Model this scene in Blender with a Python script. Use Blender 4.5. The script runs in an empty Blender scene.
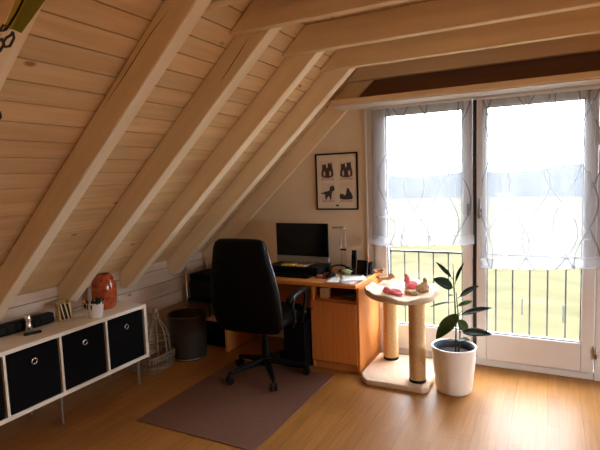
import bpy, bmesh, math, random
from mathutils import Vector, Matrix, Euler
random.seed(7)
sc = bpy.context.scene
COL = sc.collection
PI = math.pi

# ------------------------------------------------------------------ materials
def _nt(name):
    m = bpy.data.materials.new(name); m.use_nodes = True
    nt = m.node_tree
    b = nt.nodes['Principled BSDF']
    return m, nt, b
def N(nt, t, **kw):
    n = nt.nodes.new(t)
    for k, v in kw.items():
        setattr(n, k, v)
    return n
def plain(name, col, rough=.5, metal=0, var=.06, scale=14, bump=0, bscale=200, spec=.5, sheen=0):
    m, nt, b = _nt(name)
    tc = N(nt, 'ShaderNodeTexCoord')
    nz = N(nt, 'ShaderNodeTexNoise'); nz.inputs['Scale'].default_value = scale; nz.inputs['Detail'].default_value = 4
    nt.links.new(tc.outputs['Object'], nz.inputs['Vector'])
    cr = N(nt, 'ShaderNodeValToRGB')
    lo = [max(0, c * (1 - var)) for c in col]; hi = [min(1, c * (1 + var)) for c in col]
    cr.color_ramp.elements[0].color = (*lo, 1); cr.color_ramp.elements[1].color = (*hi, 1)
    cr.color_ramp.elements[0].position = .3; cr.color_ramp.elements[1].position = .7
    nt.links.new(nz.outputs['Fac'], cr.inputs['Fac'])
    nt.links.new(cr.outputs['Color'], b.inputs['Base Color'])
    b.inputs['Roughness'].default_value = rough; b.inputs['Metallic'].default_value = metal
    b.inputs['Specular IOR Level'].default_value = spec
    if sheen: b.inputs['Sheen Weight'].default_value = sheen
    if bump:
        n2 = N(nt, 'ShaderNodeTexNoise'); n2.inputs['Scale'].default_value = bscale; n2.inputs['Detail'].default_value = 3
        nt.links.new(tc.outputs['Object'], n2.inputs['Vector'])
        bp = N(nt, 'ShaderNodeBump'); bp.inputs['Strength'].default_value = bump; bp.inputs['Distance'].default_value = .004
        nt.links.new(n2.outputs['Fac'], bp.inputs['Height']); nt.links.new(bp.outputs['Normal'], b.inputs['Normal'])
    return m
def wood(name, c1, c2, axis='Y', rough=.55, knots=True, island=.14, grain=16, rot=(0, 0, 0), knot_col=(.22, .09, .03)):
    m, nt, b = _nt(name)
    tc = N(nt, 'ShaderNodeTexCoord')
    mp0 = N(nt, 'ShaderNodeMapping'); mp0.inputs['Rotation'].default_value = rot
    nt.links.new(tc.outputs['Object'], mp0.inputs['Vector'])
    geo = N(nt, 'ShaderNodeNewGeometry')
    off = N(nt, 'ShaderNodeMath', operation='MULTIPLY'); off.inputs[1].default_value = 17.0
    nt.links.new(geo.outputs['Random Per Island'], off.inputs[0])
    add = N(nt, 'ShaderNodeVectorMath', operation='ADD')
    nt.links.new(mp0.outputs['Vector'], add.inputs[0]); nt.links.new(off.outputs[0], add.inputs[1])
    mp = N(nt, 'ShaderNodeMapping')
    s = [grain, grain, grain]; s['XYZ'.index(axis)] = grain * .07
    mp.inputs['Scale'].default_value = s
    nt.links.new(add.outputs[0], mp.inputs['Vector'])
    nz = N(nt, 'ShaderNodeTexNoise'); nz.inputs['Scale'].default_value = 1.6; nz.inputs['Detail'].default_value = 6; nz.inputs['Distortion'].default_value = .6
    nt.links.new(mp.outputs['Vector'], nz.inputs['Vector'])
    cr = N(nt, 'ShaderNodeValToRGB')
    cr.color_ramp.elements[0].color = (*c1, 1); cr.color_ramp.elements[1].color = (*c2, 1)
    cr.color_ramp.elements[0].position = .32; cr.color_ramp.elements[1].position = .68
    nt.links.new(nz.outputs['Fac'], cr.inputs['Fac'])
    out = cr.outputs['Color']
    if island:
        mr = N(nt, 'ShaderNodeMapRange'); mr.inputs['To Min'].default_value = 1 - island; mr.inputs['To Max'].default_value = 1.0
        nt.links.new(geo.outputs['Random Per Island'], mr.inputs['Value'])
        mx = N(nt, 'ShaderNodeMix', data_type='RGBA', blend_type='MULTIPLY'); mx.inputs['Factor'].default_value = 1
        nt.links.new(out, mx.inputs['A']); nt.links.new(mr.outputs['Result'], mx.inputs['B'])
        out = mx.outputs['Result']
    if knots:
        mk = N(nt, 'ShaderNodeMapping'); ks = [6.5, 6.5, 6.5]; ks['XYZ'.index(axis)] = 3.4
        mk.inputs['Scale'].default_value = ks
        nt.links.new(add.outputs[0], mk.inputs['Vector'])
        vo = N(nt, 'ShaderNodeTexVoronoi'); vo.inputs['Scale'].default_value = 1.0
        nt.links.new(mk.outputs['Vector'], vo.inputs['Vector'])
        kr = N(nt, 'ShaderNodeMapRange'); kr.inputs['From Min'].default_value = .055; kr.inputs['From Max'].default_value = .11
        kr.inputs['To Min'].default_value = .75; kr.inputs['To Max'].default_value = 0
        nt.links.new(vo.outputs['Distance'], kr.inputs['Value'])
        mx2 = N(nt, 'ShaderNodeMix', data_type='RGBA'); nt.links.new(kr.outputs['Result'], mx2.inputs['Factor'])
        nt.links.new(out, mx2.inputs['A']); mx2.inputs['B'].default_value = (*knot_col, 1)
        out = mx2.outputs['Result']
    nt.links.new(out, b.inputs['Base Color'])
    b.inputs['Roughness'].default_value = rough; b.inputs['Specular IOR Level'].default_value = .3
    bp = N(nt, 'ShaderNodeBump'); bp.inputs['Strength'].default_value = .12; bp.inputs['Distance'].default_value = .002
    nt.links.new(nz.outputs['Fac'], bp.inputs['Height']); nt.links.new(bp.outputs['Normal'], b.inputs['Normal'])
    return m
def laminate(name):
    m, nt, b = _nt(name)
    tc = N(nt, 'ShaderNodeTexCoord')
    mp = N(nt, 'ShaderNodeMapping'); mp.inputs['Rotation'].default_value = (0, 0, PI / 2)
    nt.links.new(tc.outputs['Object'], mp.inputs['Vector'])
    def brick(w, h, mort, off, c1, c2, cm, bias):
        br = N(nt, 'ShaderNodeTexBrick'); br.offset = off
        br.inputs['Scale'].default_value = 1; br.inputs['Brick Width'].default_value = w; br.inputs['Row Height'].default_value = h
        br.inputs['Mortar Size'].default_value = mort; br.inputs['Mortar Smooth'].default_value = .1; br.inputs['Bias'].default_value = bias
        br.inputs['Color1'].default_value = (*c1, 1); br.inputs['Color2'].default_value = (*c2, 1); br.inputs['Mortar'].default_value = (*cm, 1)
        nt.links.new(mp.outputs['Vector'], br.inputs['Vector'])
        return br
    b1 = brick(.46, .0653, .0009, .37, (.385, .175, .042), (.325, .142, .033), (.26, .113, .027), 0)
    b2 = brick(1.29, .196, .0012, .5, (1, 1, 1), (.93, .92, .90), (.45, .40, .36), .2)
    mx = N(nt, 'ShaderNodeMix', data_type='RGBA', blend_type='MULTIPLY'); mx.inputs['Factor'].default_value = 1
    nt.links.new(b1.outputs['Color'], mx.inputs['A']); nt.links.new(b2.outputs['Color'], mx.inputs['B'])
    gm = N(nt, 'ShaderNodeMapping'); gm.inputs['Scale'].default_value = (60, 3, 1)
    nt.links.new(tc.outputs['Object'], gm.inputs['Vector'])
    nz = N(nt, 'ShaderNodeTexNoise'); nz.inputs['Scale'].default_value = 1.0; nz.inputs['Detail'].default_value = 5
    nt.links.new(gm.outputs['Vector'], nz.inputs['Vector'])
    mr = N(nt, 'ShaderNodeMapRange'); mr.inputs['From Min'].default_value = .3; mr.inputs['From Max'].default_value = .7
    mr.inputs['To Min'].default_value = .82; mr.inputs['To Max'].default_value = 1.08
    nt.links.new(nz.outputs['Fac'], mr.inputs['Value'])
    mx2 = N(nt, 'ShaderNodeMix', data_type='RGBA', blend_type='MULTIPLY'); mx2.inputs['Factor'].default_value = 1
    nt.links.new(mx.outputs['Result'], mx2.inputs['A']); nt.links.new(mr.outputs['Result'], mx2.inputs['B'])
    nt.links.new(mx2.outputs['Result'], b.inputs['Base Color'])
    b.inputs['Roughness'].default_value = .42; b.inputs['Specular IOR Level'].default_value = .22
    b.inputs['Coat Weight'].default_value = .0; b.inputs['Coat Roughness'].default_value = .38; b.inputs['Coat IOR'].default_value = 1.5
    bp = N(nt, 'ShaderNodeBump'); bp.inputs['Strength'].default_value = .02; bp.inputs['Distance'].default_value = .001
    nt.links.new(b2.outputs['Fac'], bp.inputs['Height']); bp.invert = True
    nt.links.new(bp.outputs['Normal'], b.inputs['Normal'])
    return m
def glass_mat(name):
    m = bpy.data.materials.new(name); m.use_nodes = True; nt = m.node_tree; nt.nodes.clear()
    o = N(nt, 'ShaderNodeOutputMaterial'); t = N(nt, 'ShaderNodeBsdfTransparent'); g = N(nt, 'ShaderNodeBsdfGlossy')
    t.inputs['Color'].default_value = (.96, .97, .97, 1); g.inputs['Roughness'].default_value = .02
    fr = N(nt, 'ShaderNodeFresnel'); ge = N(nt, 'ShaderNodeNewGeometry'); io = N(nt, 'ShaderNodeMapRange')
    io.inputs['To Min'].default_value = 1.45; io.inputs['To Max'].default_value = 1 / 1.45      # a thin pane: the same reflection from both faces
    nt.links.new(ge.outputs['Backfacing'], io.inputs['Value']); nt.links.new(io.outputs['Result'], fr.inputs['IOR'])
    mx = N(nt, 'ShaderNodeMixShader')
    nt.links.new(fr.outputs[0], mx.inputs[0]); nt.links.new(t.outputs[0], mx.inputs[1]); nt.links.new(g.outputs[0], mx.inputs[2])
    nt.links.new(mx.outputs[0], o.inputs['Surface'])
    return m
def sheer(name, x0, dens, curves, lines=True, tint=(.93, .95, 1.0), wv=.37):
    m = bpy.data.materials.new(name); m.use_nodes = True; nt = m.node_tree; nt.nodes.clear()
    o = N(nt, 'ShaderNodeOutputMaterial'); t = N(nt, 'ShaderNodeBsdfTransparent')
    tr = N(nt, 'ShaderNodeBsdfTranslucent'); df = N(nt, 'ShaderNodeBsdfDiffuse')
    m1 = N(nt, 'ShaderNodeMixShader'); m1.inputs[0].default_value = .6
    nt.links.new(tr.outputs[0], m1.inputs[1]); nt.links.new(df.outputs[0], m1.inputs[2])
    m2 = N(nt, 'ShaderNodeMixShader')
    nt.links.new(t.outputs[0], m2.inputs[1]); nt.links.new(m1.outputs[0], m2.inputs[2]); nt.links.new(m2.outputs[0], o.inputs['Surface'])
    tc = N(nt, 'ShaderNodeTexCoord')
    # fine weave / fold density
    mpn = N(nt, 'ShaderNodeMapping'); mpn.inputs['Scale'].default_value = (9, 9, .9)
    nt.links.new(tc.outputs['Object'], mpn.inputs['Vector'])
    nz = N(nt, 'ShaderNodeTexNoise'); nz.inputs['Scale'].default_value = 1.2; nt.links.new(mpn.outputs['Vector'], nz.inputs['Vector'])
    md = N(nt, 'ShaderNodeMapRange'); md.inputs['From Min'].default_value = .3; md.inputs['From Max'].default_value = .7
    md.inputs['To Min'].default_value = dens * .82; md.inputs['To Max'].default_value = dens * 1.18
    nt.links.new(nz.outputs['Fac'], md.inputs['Value'])
    dens_out = md.outputs['Result']
    white = (wv * tint[0], wv * tint[1], wv * tint[2], 1)
    if lines:
        sx = N(nt, 'ShaderNodeSeparateXYZ'); nt.links.new(tc.outputs['Object'], sx.inputs[0])
        mn = None
        for (xc, A, Pd, ph) in curves:
            k = N(nt, 'ShaderNodeMath', operation='MULTIPLY_ADD'); k.inputs[1].default_value = 2 * PI / Pd; k.inputs[2].default_value = ph
            nt.links.new(sx.outputs['Z'], k.inputs[0])
            s = N(nt, 'ShaderNodeMath', operation='SINE'); nt.links.new(k.outputs[0], s.inputs[0])
            a = N(nt, 'ShaderNodeMath', operation='MULTIPLY_ADD'); a.inputs[1].default_value = A; a.inputs[2].default_value = xc - x0
            nt.links.new(s.outputs[0], a.inputs[0])
            d = N(nt, 'ShaderNodeMath', operation='SUBTRACT'); nt.links.new(sx.outputs['X'], d.inputs[0]); nt.links.new(a.outputs[0], d.inputs[1])
            ab = N(nt, 'ShaderNodeMath', operation='ABSOLUTE'); nt.links.new(d.outputs[0], ab.inputs[0])
            if mn is None: mn = ab
            else:
                q = N(nt, 'ShaderNodeMath', operation='MINIMUM'); nt.links.new(mn.outputs[0], q.inputs[0]); nt.links.new(ab.outputs[0], q.inputs[1]); mn = q
        lm = N(nt, 'ShaderNodeMapRange'); lm.inputs['From Min'].default_value = .0034; lm.inputs['From Max'].default_value = .0052
        lm.inputs['To Min'].default_value = 1; lm.inputs['To Max'].default_value = 0
        nt.links.new(mn.outputs[0], lm.inputs['Value'])
        mxd = N(nt, 'ShaderNodeMath', operation='MULTIPLY_ADD'); mxd.inputs[1].default_value = .6; mxd.use_clamp = True
        nt.links.new(lm.outputs['Result'], mxd.inputs[0]); nt.links.new(dens_out, mxd.inputs[2])
        nt.links.new(mxd.outputs[0], m2.inputs[0])
        cm = N(nt, 'ShaderNodeMix', data_type='RGBA'); nt.links.new(lm.outputs['Result'], cm.inputs['Factor'])
        cm.inputs['A'].default_value = white; cm.inputs['B'].default_value = (.19, .187, .195, 1)
        nt.links.new(cm.outputs['Result'], tr.inputs['Color']); nt.links.new(cm.outputs['Result'], df.inputs['Color'])
    else:
        nt.links.new(dens_out, m2.inputs[0]); tr.inputs['Color'].default_value = white; df.inputs['Color'].default_value = white
    return m

M = {}
M['plank'] = wood('pine_planks', (.66, .44, .21), (.76, .54, .29), 'Y', .6)
M['plank_flat'] = wood('pine_planks_flat', (.66, .44, .21), (.76, .54, .29), 'Y', .6)
M['knee'] = wood('white_glazed_planks', (.62, .48, .37), (.72, .58, .46), 'Y', .6, island=.1)
SL = .7397
M['rafter'] = wood('glazed_rafter_wood', (.80, .65, .42), (.89, .76, .53), 'X', .6, island=.08, knots=False, rot=(0, SL, 0), grain=9)
M['collar'] = wood('glazed_beam_wood', (.72, .55, .33), (.82, .65, .42), 'X', .6, island=.08, knots=False, grain=9)
M['recess_shade'] = wood('painted_recess_shade', (.16, .085, .06), (.22, .12, .085), 'X', .6, knots=False, island=0, grain=9)  # shade of the recess over the doors, put into the colour
M['gap'] = plain('dark_groove', (.06, .03, .015), .9)
M['plaster'] = plain('cream_plaster', (.78, .66, .48), .85, var=.03, scale=6, bump=.15, bscale=120)
M['floor'] = laminate('beech_laminate')
M['white_pvc'] = plain('white_window_pvc', (.66, .64, .62), .35, var=.015)
M['piping'] = plain('black_glossy_piping', (.006, .006, .007), .3, spec=.8)
M['seal'] = plain('dark_rubber_seal', (.03, .03, .03), .6)
M['glass'] = glass_mat('window_glass')
M['black'] = plain('black_plastic', (.003, .003, .0035), .45, spec=.2)
M['black_matte'] = plain('black_matte', (.004, .004, .0045), .8, spec=.1)
M['leather'] = plain('black_leather', (.002, .002, .0024), .55, bump=.2, bscale=300, spec=.10)
M['fabric_black'] = plain('black_box_fabric', (.005, .005, .0055), .95, bump=.3, bscale=900, spec=.1)
M['screen'] = plain('dark_screen_glass', (.004, .004, .005), .18, spec=.25)
M['chrome'] = plain('chrome', (.75, .75, .76), .18, 1)
M['steel'] = plain('brushed_steel', (.48, .46, .43), .35, 1)
M['handle'] = plain('handle_metal', (.22, .20, .18), .35, .8)
M['alu'] = plain('grey_aluminium', (.30, .28, .25), .5, .6)
M['white_lam'] = plain('white_laminate_board', (.84, .78, .66), .45, var=.02)
M['beech'] = wood('beech_veneer', (.54, .185, .042), (.62, .235, .058), 'Z', .35, knots=False, island=0, grain=22)
M['beech_top'] = wood('beech_veneer_top', (.56, .22, .052), (.64, .27, .07), 'X', .3, knots=False, island=0, grain=22)
M['mat'] = plain('mauve_carpet_mat', (.16, .08, .055), .9, var=.15, scale=90, bump=.5, bscale=500, spec=.1)
M['paper'] = plain('white_paper', (.82, .82, .84), .7, var=.01)
M['yellow'] = plain('yellow_paper', (.75, .58, .06), .7)
M['pink'] = plain('pinkish_paper', (.70, .42, .33), .7)
M['green'] = plain('pale_green_paper', (.50, .66, .34), .7)
M['red_pad'] = plain('dark_red_fabric', (.22, .025, .04), .8)
M['orange'] = plain('orange_lacquer', (.80, .25, .03), .4)
M['tan'] = plain('tan_wood', (.60, .40, .2), .6)
M['batten'] = sheer('batten_cloth', 0, .25, [], lines=False, wv=.8)
M['dry'] = plain('dried_brown', (.42, .25, .13), .8, var=.3, scale=50)
M['sisal'] = plain('sisal_rope', (.66, .44, .22), .85, var=.12, scale=60, bump=.4, bscale=120)
M['plush'] = plain('beige_plush', (.66, .49, .34), .95, var=.10, scale=40, bump=.9, bscale=260, sheen=.4, spec=.1)
M['plush_pink'] = plain('pink_plush', (.72, .16, .20), .95, var=.15, scale=60, bump=.8, bscale=300, sheen=.4, spec=.1)
M['plush_tan'] = plain('tan_striped_plush', (.50, .34, .20), .95, var=.45, scale=70, bump=.8, bscale=300, spec=.1)
M['ceramic'] = plain('white_ceramic', (.80, .78, .75), .25, var=.01)
M['pot_in'] = plain('slate_inner_pot', (.06, .068, .10), .7, spec=.15)
M['soil'] = plain('dark_soil', (.035, .028, .03), .95, var=.4, scale=120, bump=1, bscale=90, spec=.08)
M['leaf'] = plain('dark_green_leaf', (.012, .024, .009), .5, var=.25, scale=20, spec=.12)
M['leaf2'] = plain('olive_green_leaf', (.05, .08, .02), .5, var=.25, scale=20, spec=.12)
M['stem'] = plain('dark_stem', (.04, .03, .02), .7)
M['bin'] = plain('dark_bronze_metal', (.055, .045, .036), .4, .5)
M['wire'] = plain('dull_dark_wire', (.34, .28, .20), .45, .5)
M['vase'] = plain('red_orange_glass', (.33, .058, .014), .15, var=.55, scale=26)
M['gold'] = plain('matt_gold', (.62, .45, .22), .4, .4)
M['green_strap'] = plain('green_webbing', (.20, .21, .015), .7, var=.08, bump=.4, bscale=400)
M['yellow_strap'] = plain('lime_yellow_webbing', (.46, .42, .05), .7, var=.08, bump=.4, bscale=400)
M['iron'] = plain('dark_iron', (.035, .032, .03), .5, .3)
M['art_paper'] = plain('art_card', (.78, .70, .56), .7, var=.01)
M['photo_paper'] = plain('photo_paper', (.72, .62, .52), .5, var=.02)
M['kitten'] = plain('printed_dark_fur', (.05, .04, .035), .6, var=.6, scale=120)
M['blush'] = plain('printed_pale_pink', (.62, .44, .40), .6, var=.2, scale=40)
M['field'] = plain('pale_grass_field', (.043, .0405, .0235), 1, var=.18, scale=.25, spec=0)
M['forest'] = plain('forest_green', (.020, .024, .029), 1, var=.2, scale=.06, spec=0)
M['post'] = plain('weathered_post', (.03, .029, .024), .9)
M['house'] = plain('pale_house_wall', (.15, .15, .15), .9)
M['concrete'] = plain('grey_stone', (.5, .49, .46), .9)
M['white_cable'] = plain('white_cable_rubber', (.7, .66, .6), .5)

# ------------------------------------------------------------------ mesh helpers
def box(bm, x0, x1, y0, y1, z0, z1, M4=None):
    vs = [bm.verts.new(v) for v in ((x0,y0,z0),(x1,y0,z0),(x1,y1,z0),(x0,y1,z0),(x0,y0,z1),(x1,y0,z1),(x1,y1,z1),(x0,y1,z1))]
    if M4 is not None:
        for v in vs: v.co = M4 @ v.co
    for f in ((3,2,1,0),(4,5,6,7),(0,1,5,4),(1,2,6,5),(2,3,7,6),(3,0,4,7)):
        bm.faces.new([vs[i] for i in f])
    return vs
def loft(bm, rings, caps=True, closed=True):
    R = [[bm.verts.new(p) for p in r] for r in rings]
    n = len(R[0])
    for a, b in zip(R[:-1], R[1:]):
        for i in range(n if closed else n - 1):
            j = (i + 1) % n
            bm.faces.new((a[i], a[j], b[j], b[i]))
    if caps:
        bm.faces.new(R[0][::-1]); bm.faces.new(R[-1])
    return R
def lathe(bm, prof, c=(0, 0, 0), n=28, caps=True):
    rings = [[(c[0] + r * math.cos(2*PI*i/n), c[1] + r * math.sin(2*PI*i/n), c[2] + z) for i in range(n)] for r, z in prof]
    return loft(bm, rings, caps)
def frames(pts):
    pts = [Vector(p) for p in pts]; out = []
    t0 = (pts[1] - pts[0]).normalized()
    u = t0.orthogonal().normalized()
    for i, p in enumerate(pts):
        if i == 0: t = pts[1] - pts[0]
        elif i == len(pts) - 1: t = pts[-1] - pts[-2]
        else: t = (pts[i+1] - pts[i]).normalized() + (pts[i] - pts[i-1]).normalized()
        t.normalize()
        u = (u - t * u.dot(t))
        if u.length < 1e-6: u = t.orthogonal()
        u.normalize()
        out.append((p, t, u, t.cross(u)))
    return out
def tube(bm, pts, r, n=8, caps=True):
    fr = frames(pts); rs = r if isinstance(r, (list, tuple)) else [r] * len(fr)
    rings = [[tuple(p + (u * math.cos(2*PI*i/n) + w * math.sin(2*PI*i/n)) * rr) for i in range(n)] for (p, t, u, w), rr in zip(fr, rs)]
    loft(bm, rings, caps)
def torus(bm, c, R, r, axis='Z', n=24, m=8):
    ax = {'X': Matrix.Rotation(PI/2, 3, 'Y'), 'Y': Matrix.Rotation(PI/2, 3, 'X'), 'Z': Matrix.Identity(3)}[axis]
    vs = []
    for i in range(n):
        a = 2*PI*i/n; row = []
        for j in range(m):
            b = 2*PI*j/m
            row.append(bm.verts.new(Vector(c) + ax @ Vector(((R + r*math.cos(b))*math.cos(a), (R + r*math.cos(b))*math.sin(a), r*math.sin(b)))))
        vs.append(row)
    for i in range(n):
        for j in range(m):
            bm.faces.new((vs[i][j], vs[(i+1)%n][j], vs[(i+1)%n][(j+1)%m], vs[i][(j+1)%m]))
def prism(bm, poly, h0, h1, fn):
    """poly in 2D (u,v); fn(u,v,h)->xyz"""
    a = [bm.verts.new(fn(u, v, h0)) for u, v in poly]; b = [bm.verts.new(fn(u, v, h1)) for u, v in poly]
    n = len(poly)
    bm.faces.new(a[::-1]); bm.faces.new(b)
    for i in range(n): bm.faces.new((a[i], a[(i+1)%n], b[(i+1)%n], b[i]))
def blob(bm, c, r, seed=0, bump=.15, squash=(1, 1, 1), sub=3):
    res = bmesh.ops.create_icosphere(bm, subdivisions=sub, radius=1)
    rng = random.Random(seed); ph = [(rng.uniform(0, 6), rng.uniform(2, 5), Vector((rng.uniform(-1,1), rng.uniform(-1,1), rng.uniform(-1,1))).normalized()) for _ in range(5)]
    for v in res['verts']:
        d = v.co.normalized(); s = 1 + bump * sum(math.sin(p + k * d.dot(a)) for p, k, a in ph) / 2.5
        v.co = Vector(c) + Vector((d.x*squash[0], d.y*squash[1], d.z*squash[2])) * r * s
def grid(bm, fn, nu, nv):
    vs = [[bm.verts.new(fn(i / nu, j / nv)) for j in range(nv + 1)] for i in range(nu + 1)]
    for i in range(nu):
        for j in range(nv):
            bm.faces.new((vs[i][j], vs[i+1][j], vs[i+1][j+1], vs[i][j+1]))
    return vs
def rrect(cx, cy, w, d, r, z, n=5):
    """rounded rectangle ring in XY"""
    out = []
    for qx, qy, a0 in ((1, 1, 0), (-1, 1, PI/2), (-1, -1, PI), (1, -1, 3*PI/2)):
        for i in range(n):
            a = a0 + (PI/2) * i / (n - 1)
            out.append((cx + qx*(w/2 - r) + r*math.cos(a), cy + qy*(d/2 - r) + r*math.sin(a), z))
    return out

def wmat(o):
    m = o.matrix_basis.copy()
    while o.parent:
        o = o.parent; m = o.matrix_basis @ m
    return m
def O(name, bm, mat, parent=None, bevel=0, smooth=False, subsurf=0, local=False, label=None, cat=None, group=None, kind=None, solid=0, bseg=2):
    bmesh.ops.recalc_face_normals(bm, faces=bm.faces)
    loc = None
    if parent is not None:
        if not local: bmesh.ops.transform(bm, matrix=wmat(parent).inverted(), verts=bm.verts)
    elif not local:
        xs = [v.co.x for v in bm.verts]; ys = [v.co.y for v in bm.verts]; zs = [v.co.z for v in bm.verts]
        loc = Vector(((min(xs)+max(xs))/2, (min(ys)+max(ys))/2, min(zs)))
        bmesh.ops.translate(bm, vec=-loc, verts=bm.verts)
    me = bpy.data.meshes.new(name); bm.to_mesh(me); bm.free()
    o = bpy.data.objects.new(name, me); COL.objects.link(o)
    me.materials.append(M[mat] if isinstance(mat, str) else mat)
    if loc is not None: o.location = loc
    if parent is not None: o.parent = parent
    if smooth:
        for p in me.polygons: p.use_smooth = True
    if solid:
        md = o.modifiers.new('solid', 'SOLIDIFY'); md.thickness = solid; md.offset = 0
    if bevel:
        md = o.modifiers.new('bevel', 'BEVEL'); md.width = bevel; md.segments = bseg; md.limit_method = 'ANGLE'; md.angle_limit = math.radians(40)
        md.harden_normals = False
    if subsurf:
        md = o.modifiers.new('sub', 'SUBSURF'); md.levels = subsurf; md.render_levels = subsurf
    if label: o['label'] = label
    if cat: o['category'] = cat
    if group: o['group'] = group
    if kind: o['kind'] = kind
    return o
def B(): return bmesh.new()
def T(name, label, cat, loc, rotz=0, group=None):
    o = bpy.data.objects.new(name, None); COL.objects.link(o); o.empty_display_size = .1
    o.location = loc; o.rotation_euler = (0, 0, rotz)
    o['label'] = label; o['category'] = cat
    if group: o['group'] = group
    return o
def copy_tree(o, parent=None):
    c = o.copy(); COL.objects.link(c)
    if parent is not None: c.parent = parent
    for ch in [x for x in bpy.data.objects if x.parent == o]: copy_tree(ch, c)
    return c
def bx(name, dims, mat, parent=None, **kw):
    bm = B(); box(bm, *dims); return O(name, bm, mat, parent, **kw)
def S(name, bm, mat, **kw): return O(name, bm, mat, kind='structure', **kw)

# ------------------------------------------------------------------ camera
F_PX = 486.97
RX, RR, RZ = -.0979, .0358, .4781
def cam_rot():
    Rb = Matrix(((1,0,0),(0,0,1),(0,-1,0)))
    return Matrix.Rotation(RZ, 3, 'Z') @ Matrix.Rotation(RX, 3, 'X') @ Rb @ Matrix.Rotation(RR, 3, 'Z')
CR = cam_rot(); EYE = Vector((0, 0, 1.55))
cam = bpy.data.objects.new('camera', bpy.data.cameras.new('camera')); COL.objects.link(cam); sc.camera = cam
cam.data.sensor_width = 36; cam.data.lens = 36 * F_PX / 600; cam.data.clip_end = 2000; cam.data.clip_start = .05
mw = Matrix((( CR[0][0], -CR[0][1], -CR[0][2], EYE.x), (CR[1][0], -CR[1][1], -CR[1][2], EYE.y), (CR[2][0], -CR[2][1], -CR[2][2], EYE.z), (0,0,0,1)))
cam.matrix_world = mw
def at(px, py, Y):                       # a pixel of the photo as a point of the room at depth Y
    r = CR @ Vector((px - 300, py - 225, F_PX)); return EYE + r * (Y / r.y)
def atz(px, py, z):
    r = CR @ Vector((px - 300, py - 225, F_PX)); return EYE + r * ((z - EYE.z) / r.z)

# ------------------------------------------------------------------ room shell
GY = 4.0           # inner face of the gable wall
BY = -2.2          # rear wall
KX = -3.19; KXR = 2.79; CXR = -.2
TS = math.tan(SL); CS = math.cos(SL); SN = math.sin(SL)
CP = 2.18          # planks:  z = 1.55 + CP + TS*x
CB = 1.98          # rafter undersides
def zpl(x, c=CP): return 1.55 + c + TS * x
CEIL = 2.485
XT = (CEIL - 1.55 - CP) / TS   # where the slope meets the flat ceiling

bm = B(); box(bm, KX - .1, KXR + .1, BY - .1, GY + .02, -.12, 0); S('floor', bm, 'floor')
# sloped plank lining (each board a raised strip over a dark groove backing)
def slope_boards(bm, mirror=False, hole=None):
    L = math.hypot(XT - KX, zpl(XT) - zpl(KX)); p = .1075; n = int(L / p) + 1
    for i in range(n):
        s0 = i * p + .003; s1 = min((i + 1) * p - .003, L + .02)
        segs = [(BY, GY)]
        if hole and s1 > hole[0] and s0 < hole[1]: segs = [(BY, hole[2]), (hole[3], GY)]
        for ya, yb in segs:
            vs = box(bm, s0, s1, ya, yb, 0, .014)
            for v in vs:
                s, y, h = v.co
                x = KX + s * CS - h * SN; z = zpl(KX) + s * SN + h * CS
                v.co = (x if not mirror else 2*CXR - x, y, z)
def slope_back(bm, mirror=False, hole=None):
    L = math.hypot(XT - KX, zpl(XT) - zpl(KX)) + .08
    if hole:
        parts = [(-.1, L, BY - .1, hole[2]), (-.1, L, hole[3], GY + .02), (-.1, hole[0], hole[2], hole[3]), (hole[1], L, hole[2], hole[3])]
    else: parts = [(-.1, L, BY - .1, GY + .02)]
    for s0, s1, ya, yb in parts:
        vs = box(bm, s0, s1, ya, yb, .012, .10)
        for v in vs:
            s, y, h = v.co
            x = KX + s * CS - h * SN; z = zpl(KX) + s * SN + h * CS
            v.co = (x if not mirror else 2*CXR - x, y, z)
HOLE = (.05, .78, 1.3, 3.1)  # opening added in the unseen right slope to brighten the room
bm = B(); slope_boards(bm); o = S('ceiling', bm, 'plank')
bm = B(); slope_back(bm); S('ceiling', bm, 'gap')
bm = B(); slope_boards(bm, True, HOLE); S('ceiling', bm, 'plank')
bm = B(); slope_back(bm, True, HOLE); S('ceiling', bm, 'gap')
bm = B()
x = XT
while x < 2*CXR - XT:
    box(bm, x + .002, min(x + .1055, 2*CXR - XT), BY, GY, CEIL, CEIL + .014); x += .1075
S('ceiling', bm, 'plank_flat')
bm = B(); box(bm, XT - .1, 2*CXR - XT + .1, BY - .1, GY + .02, CEIL + .012, CEIL + .1); S('ceiling', bm, 'gap')
# knee walls
def knee(bm, side):
    z = 0
    while z < zpl(KX) + .02:
        z1 = min(z + .125, zpl(KX) + .03)
        if side < 0: box(bm, KX - .014, KX, BY, GY, z + .0028, z1 - .0028)
        else: box(bm, KXR, KXR + .014, BY, GY, z + .0015, z1 - .0015)
        z = z + .125
bm = B(); knee(bm, -1); S('wall_left', bm, 'knee')
bm = B(); box(bm, KX - .1, KX - .010, BY - .1, GY + .02, -.1, zpl(KX) + .1); S('wall_left', bm, 'gap')
bm = B(); knee(bm, 1); S('wall_right', bm, 'knee')
bm = B(); box(bm, KXR + .010, KXR + .1, BY - .1, GY + .02, -.1, zpl(KX) + .1); S('wall_right', bm, 'gap')
# gable wall with the opening of the double glazed door
OX0, OX1, OZ = -1.405, .345, 2.11
bm = B()
box(bm, KX - .15, OX0, GY, GY + .2, -.2, 2.7); box(bm, OX1, KXR + .15, GY, GY + .2, -.2, 2.7); box(bm, OX0, OX1, GY, GY + .2, OZ, 2.7)
S('wall_back', bm, 'plaster')
bm = B(); box(bm, -1.62, 1.3, GY - .03, GY, 2.16, CEIL - .002); S('wall_back', bm, 'recess_shade')  # dark sheet standing in for the shade between lintel and ceiling
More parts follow.
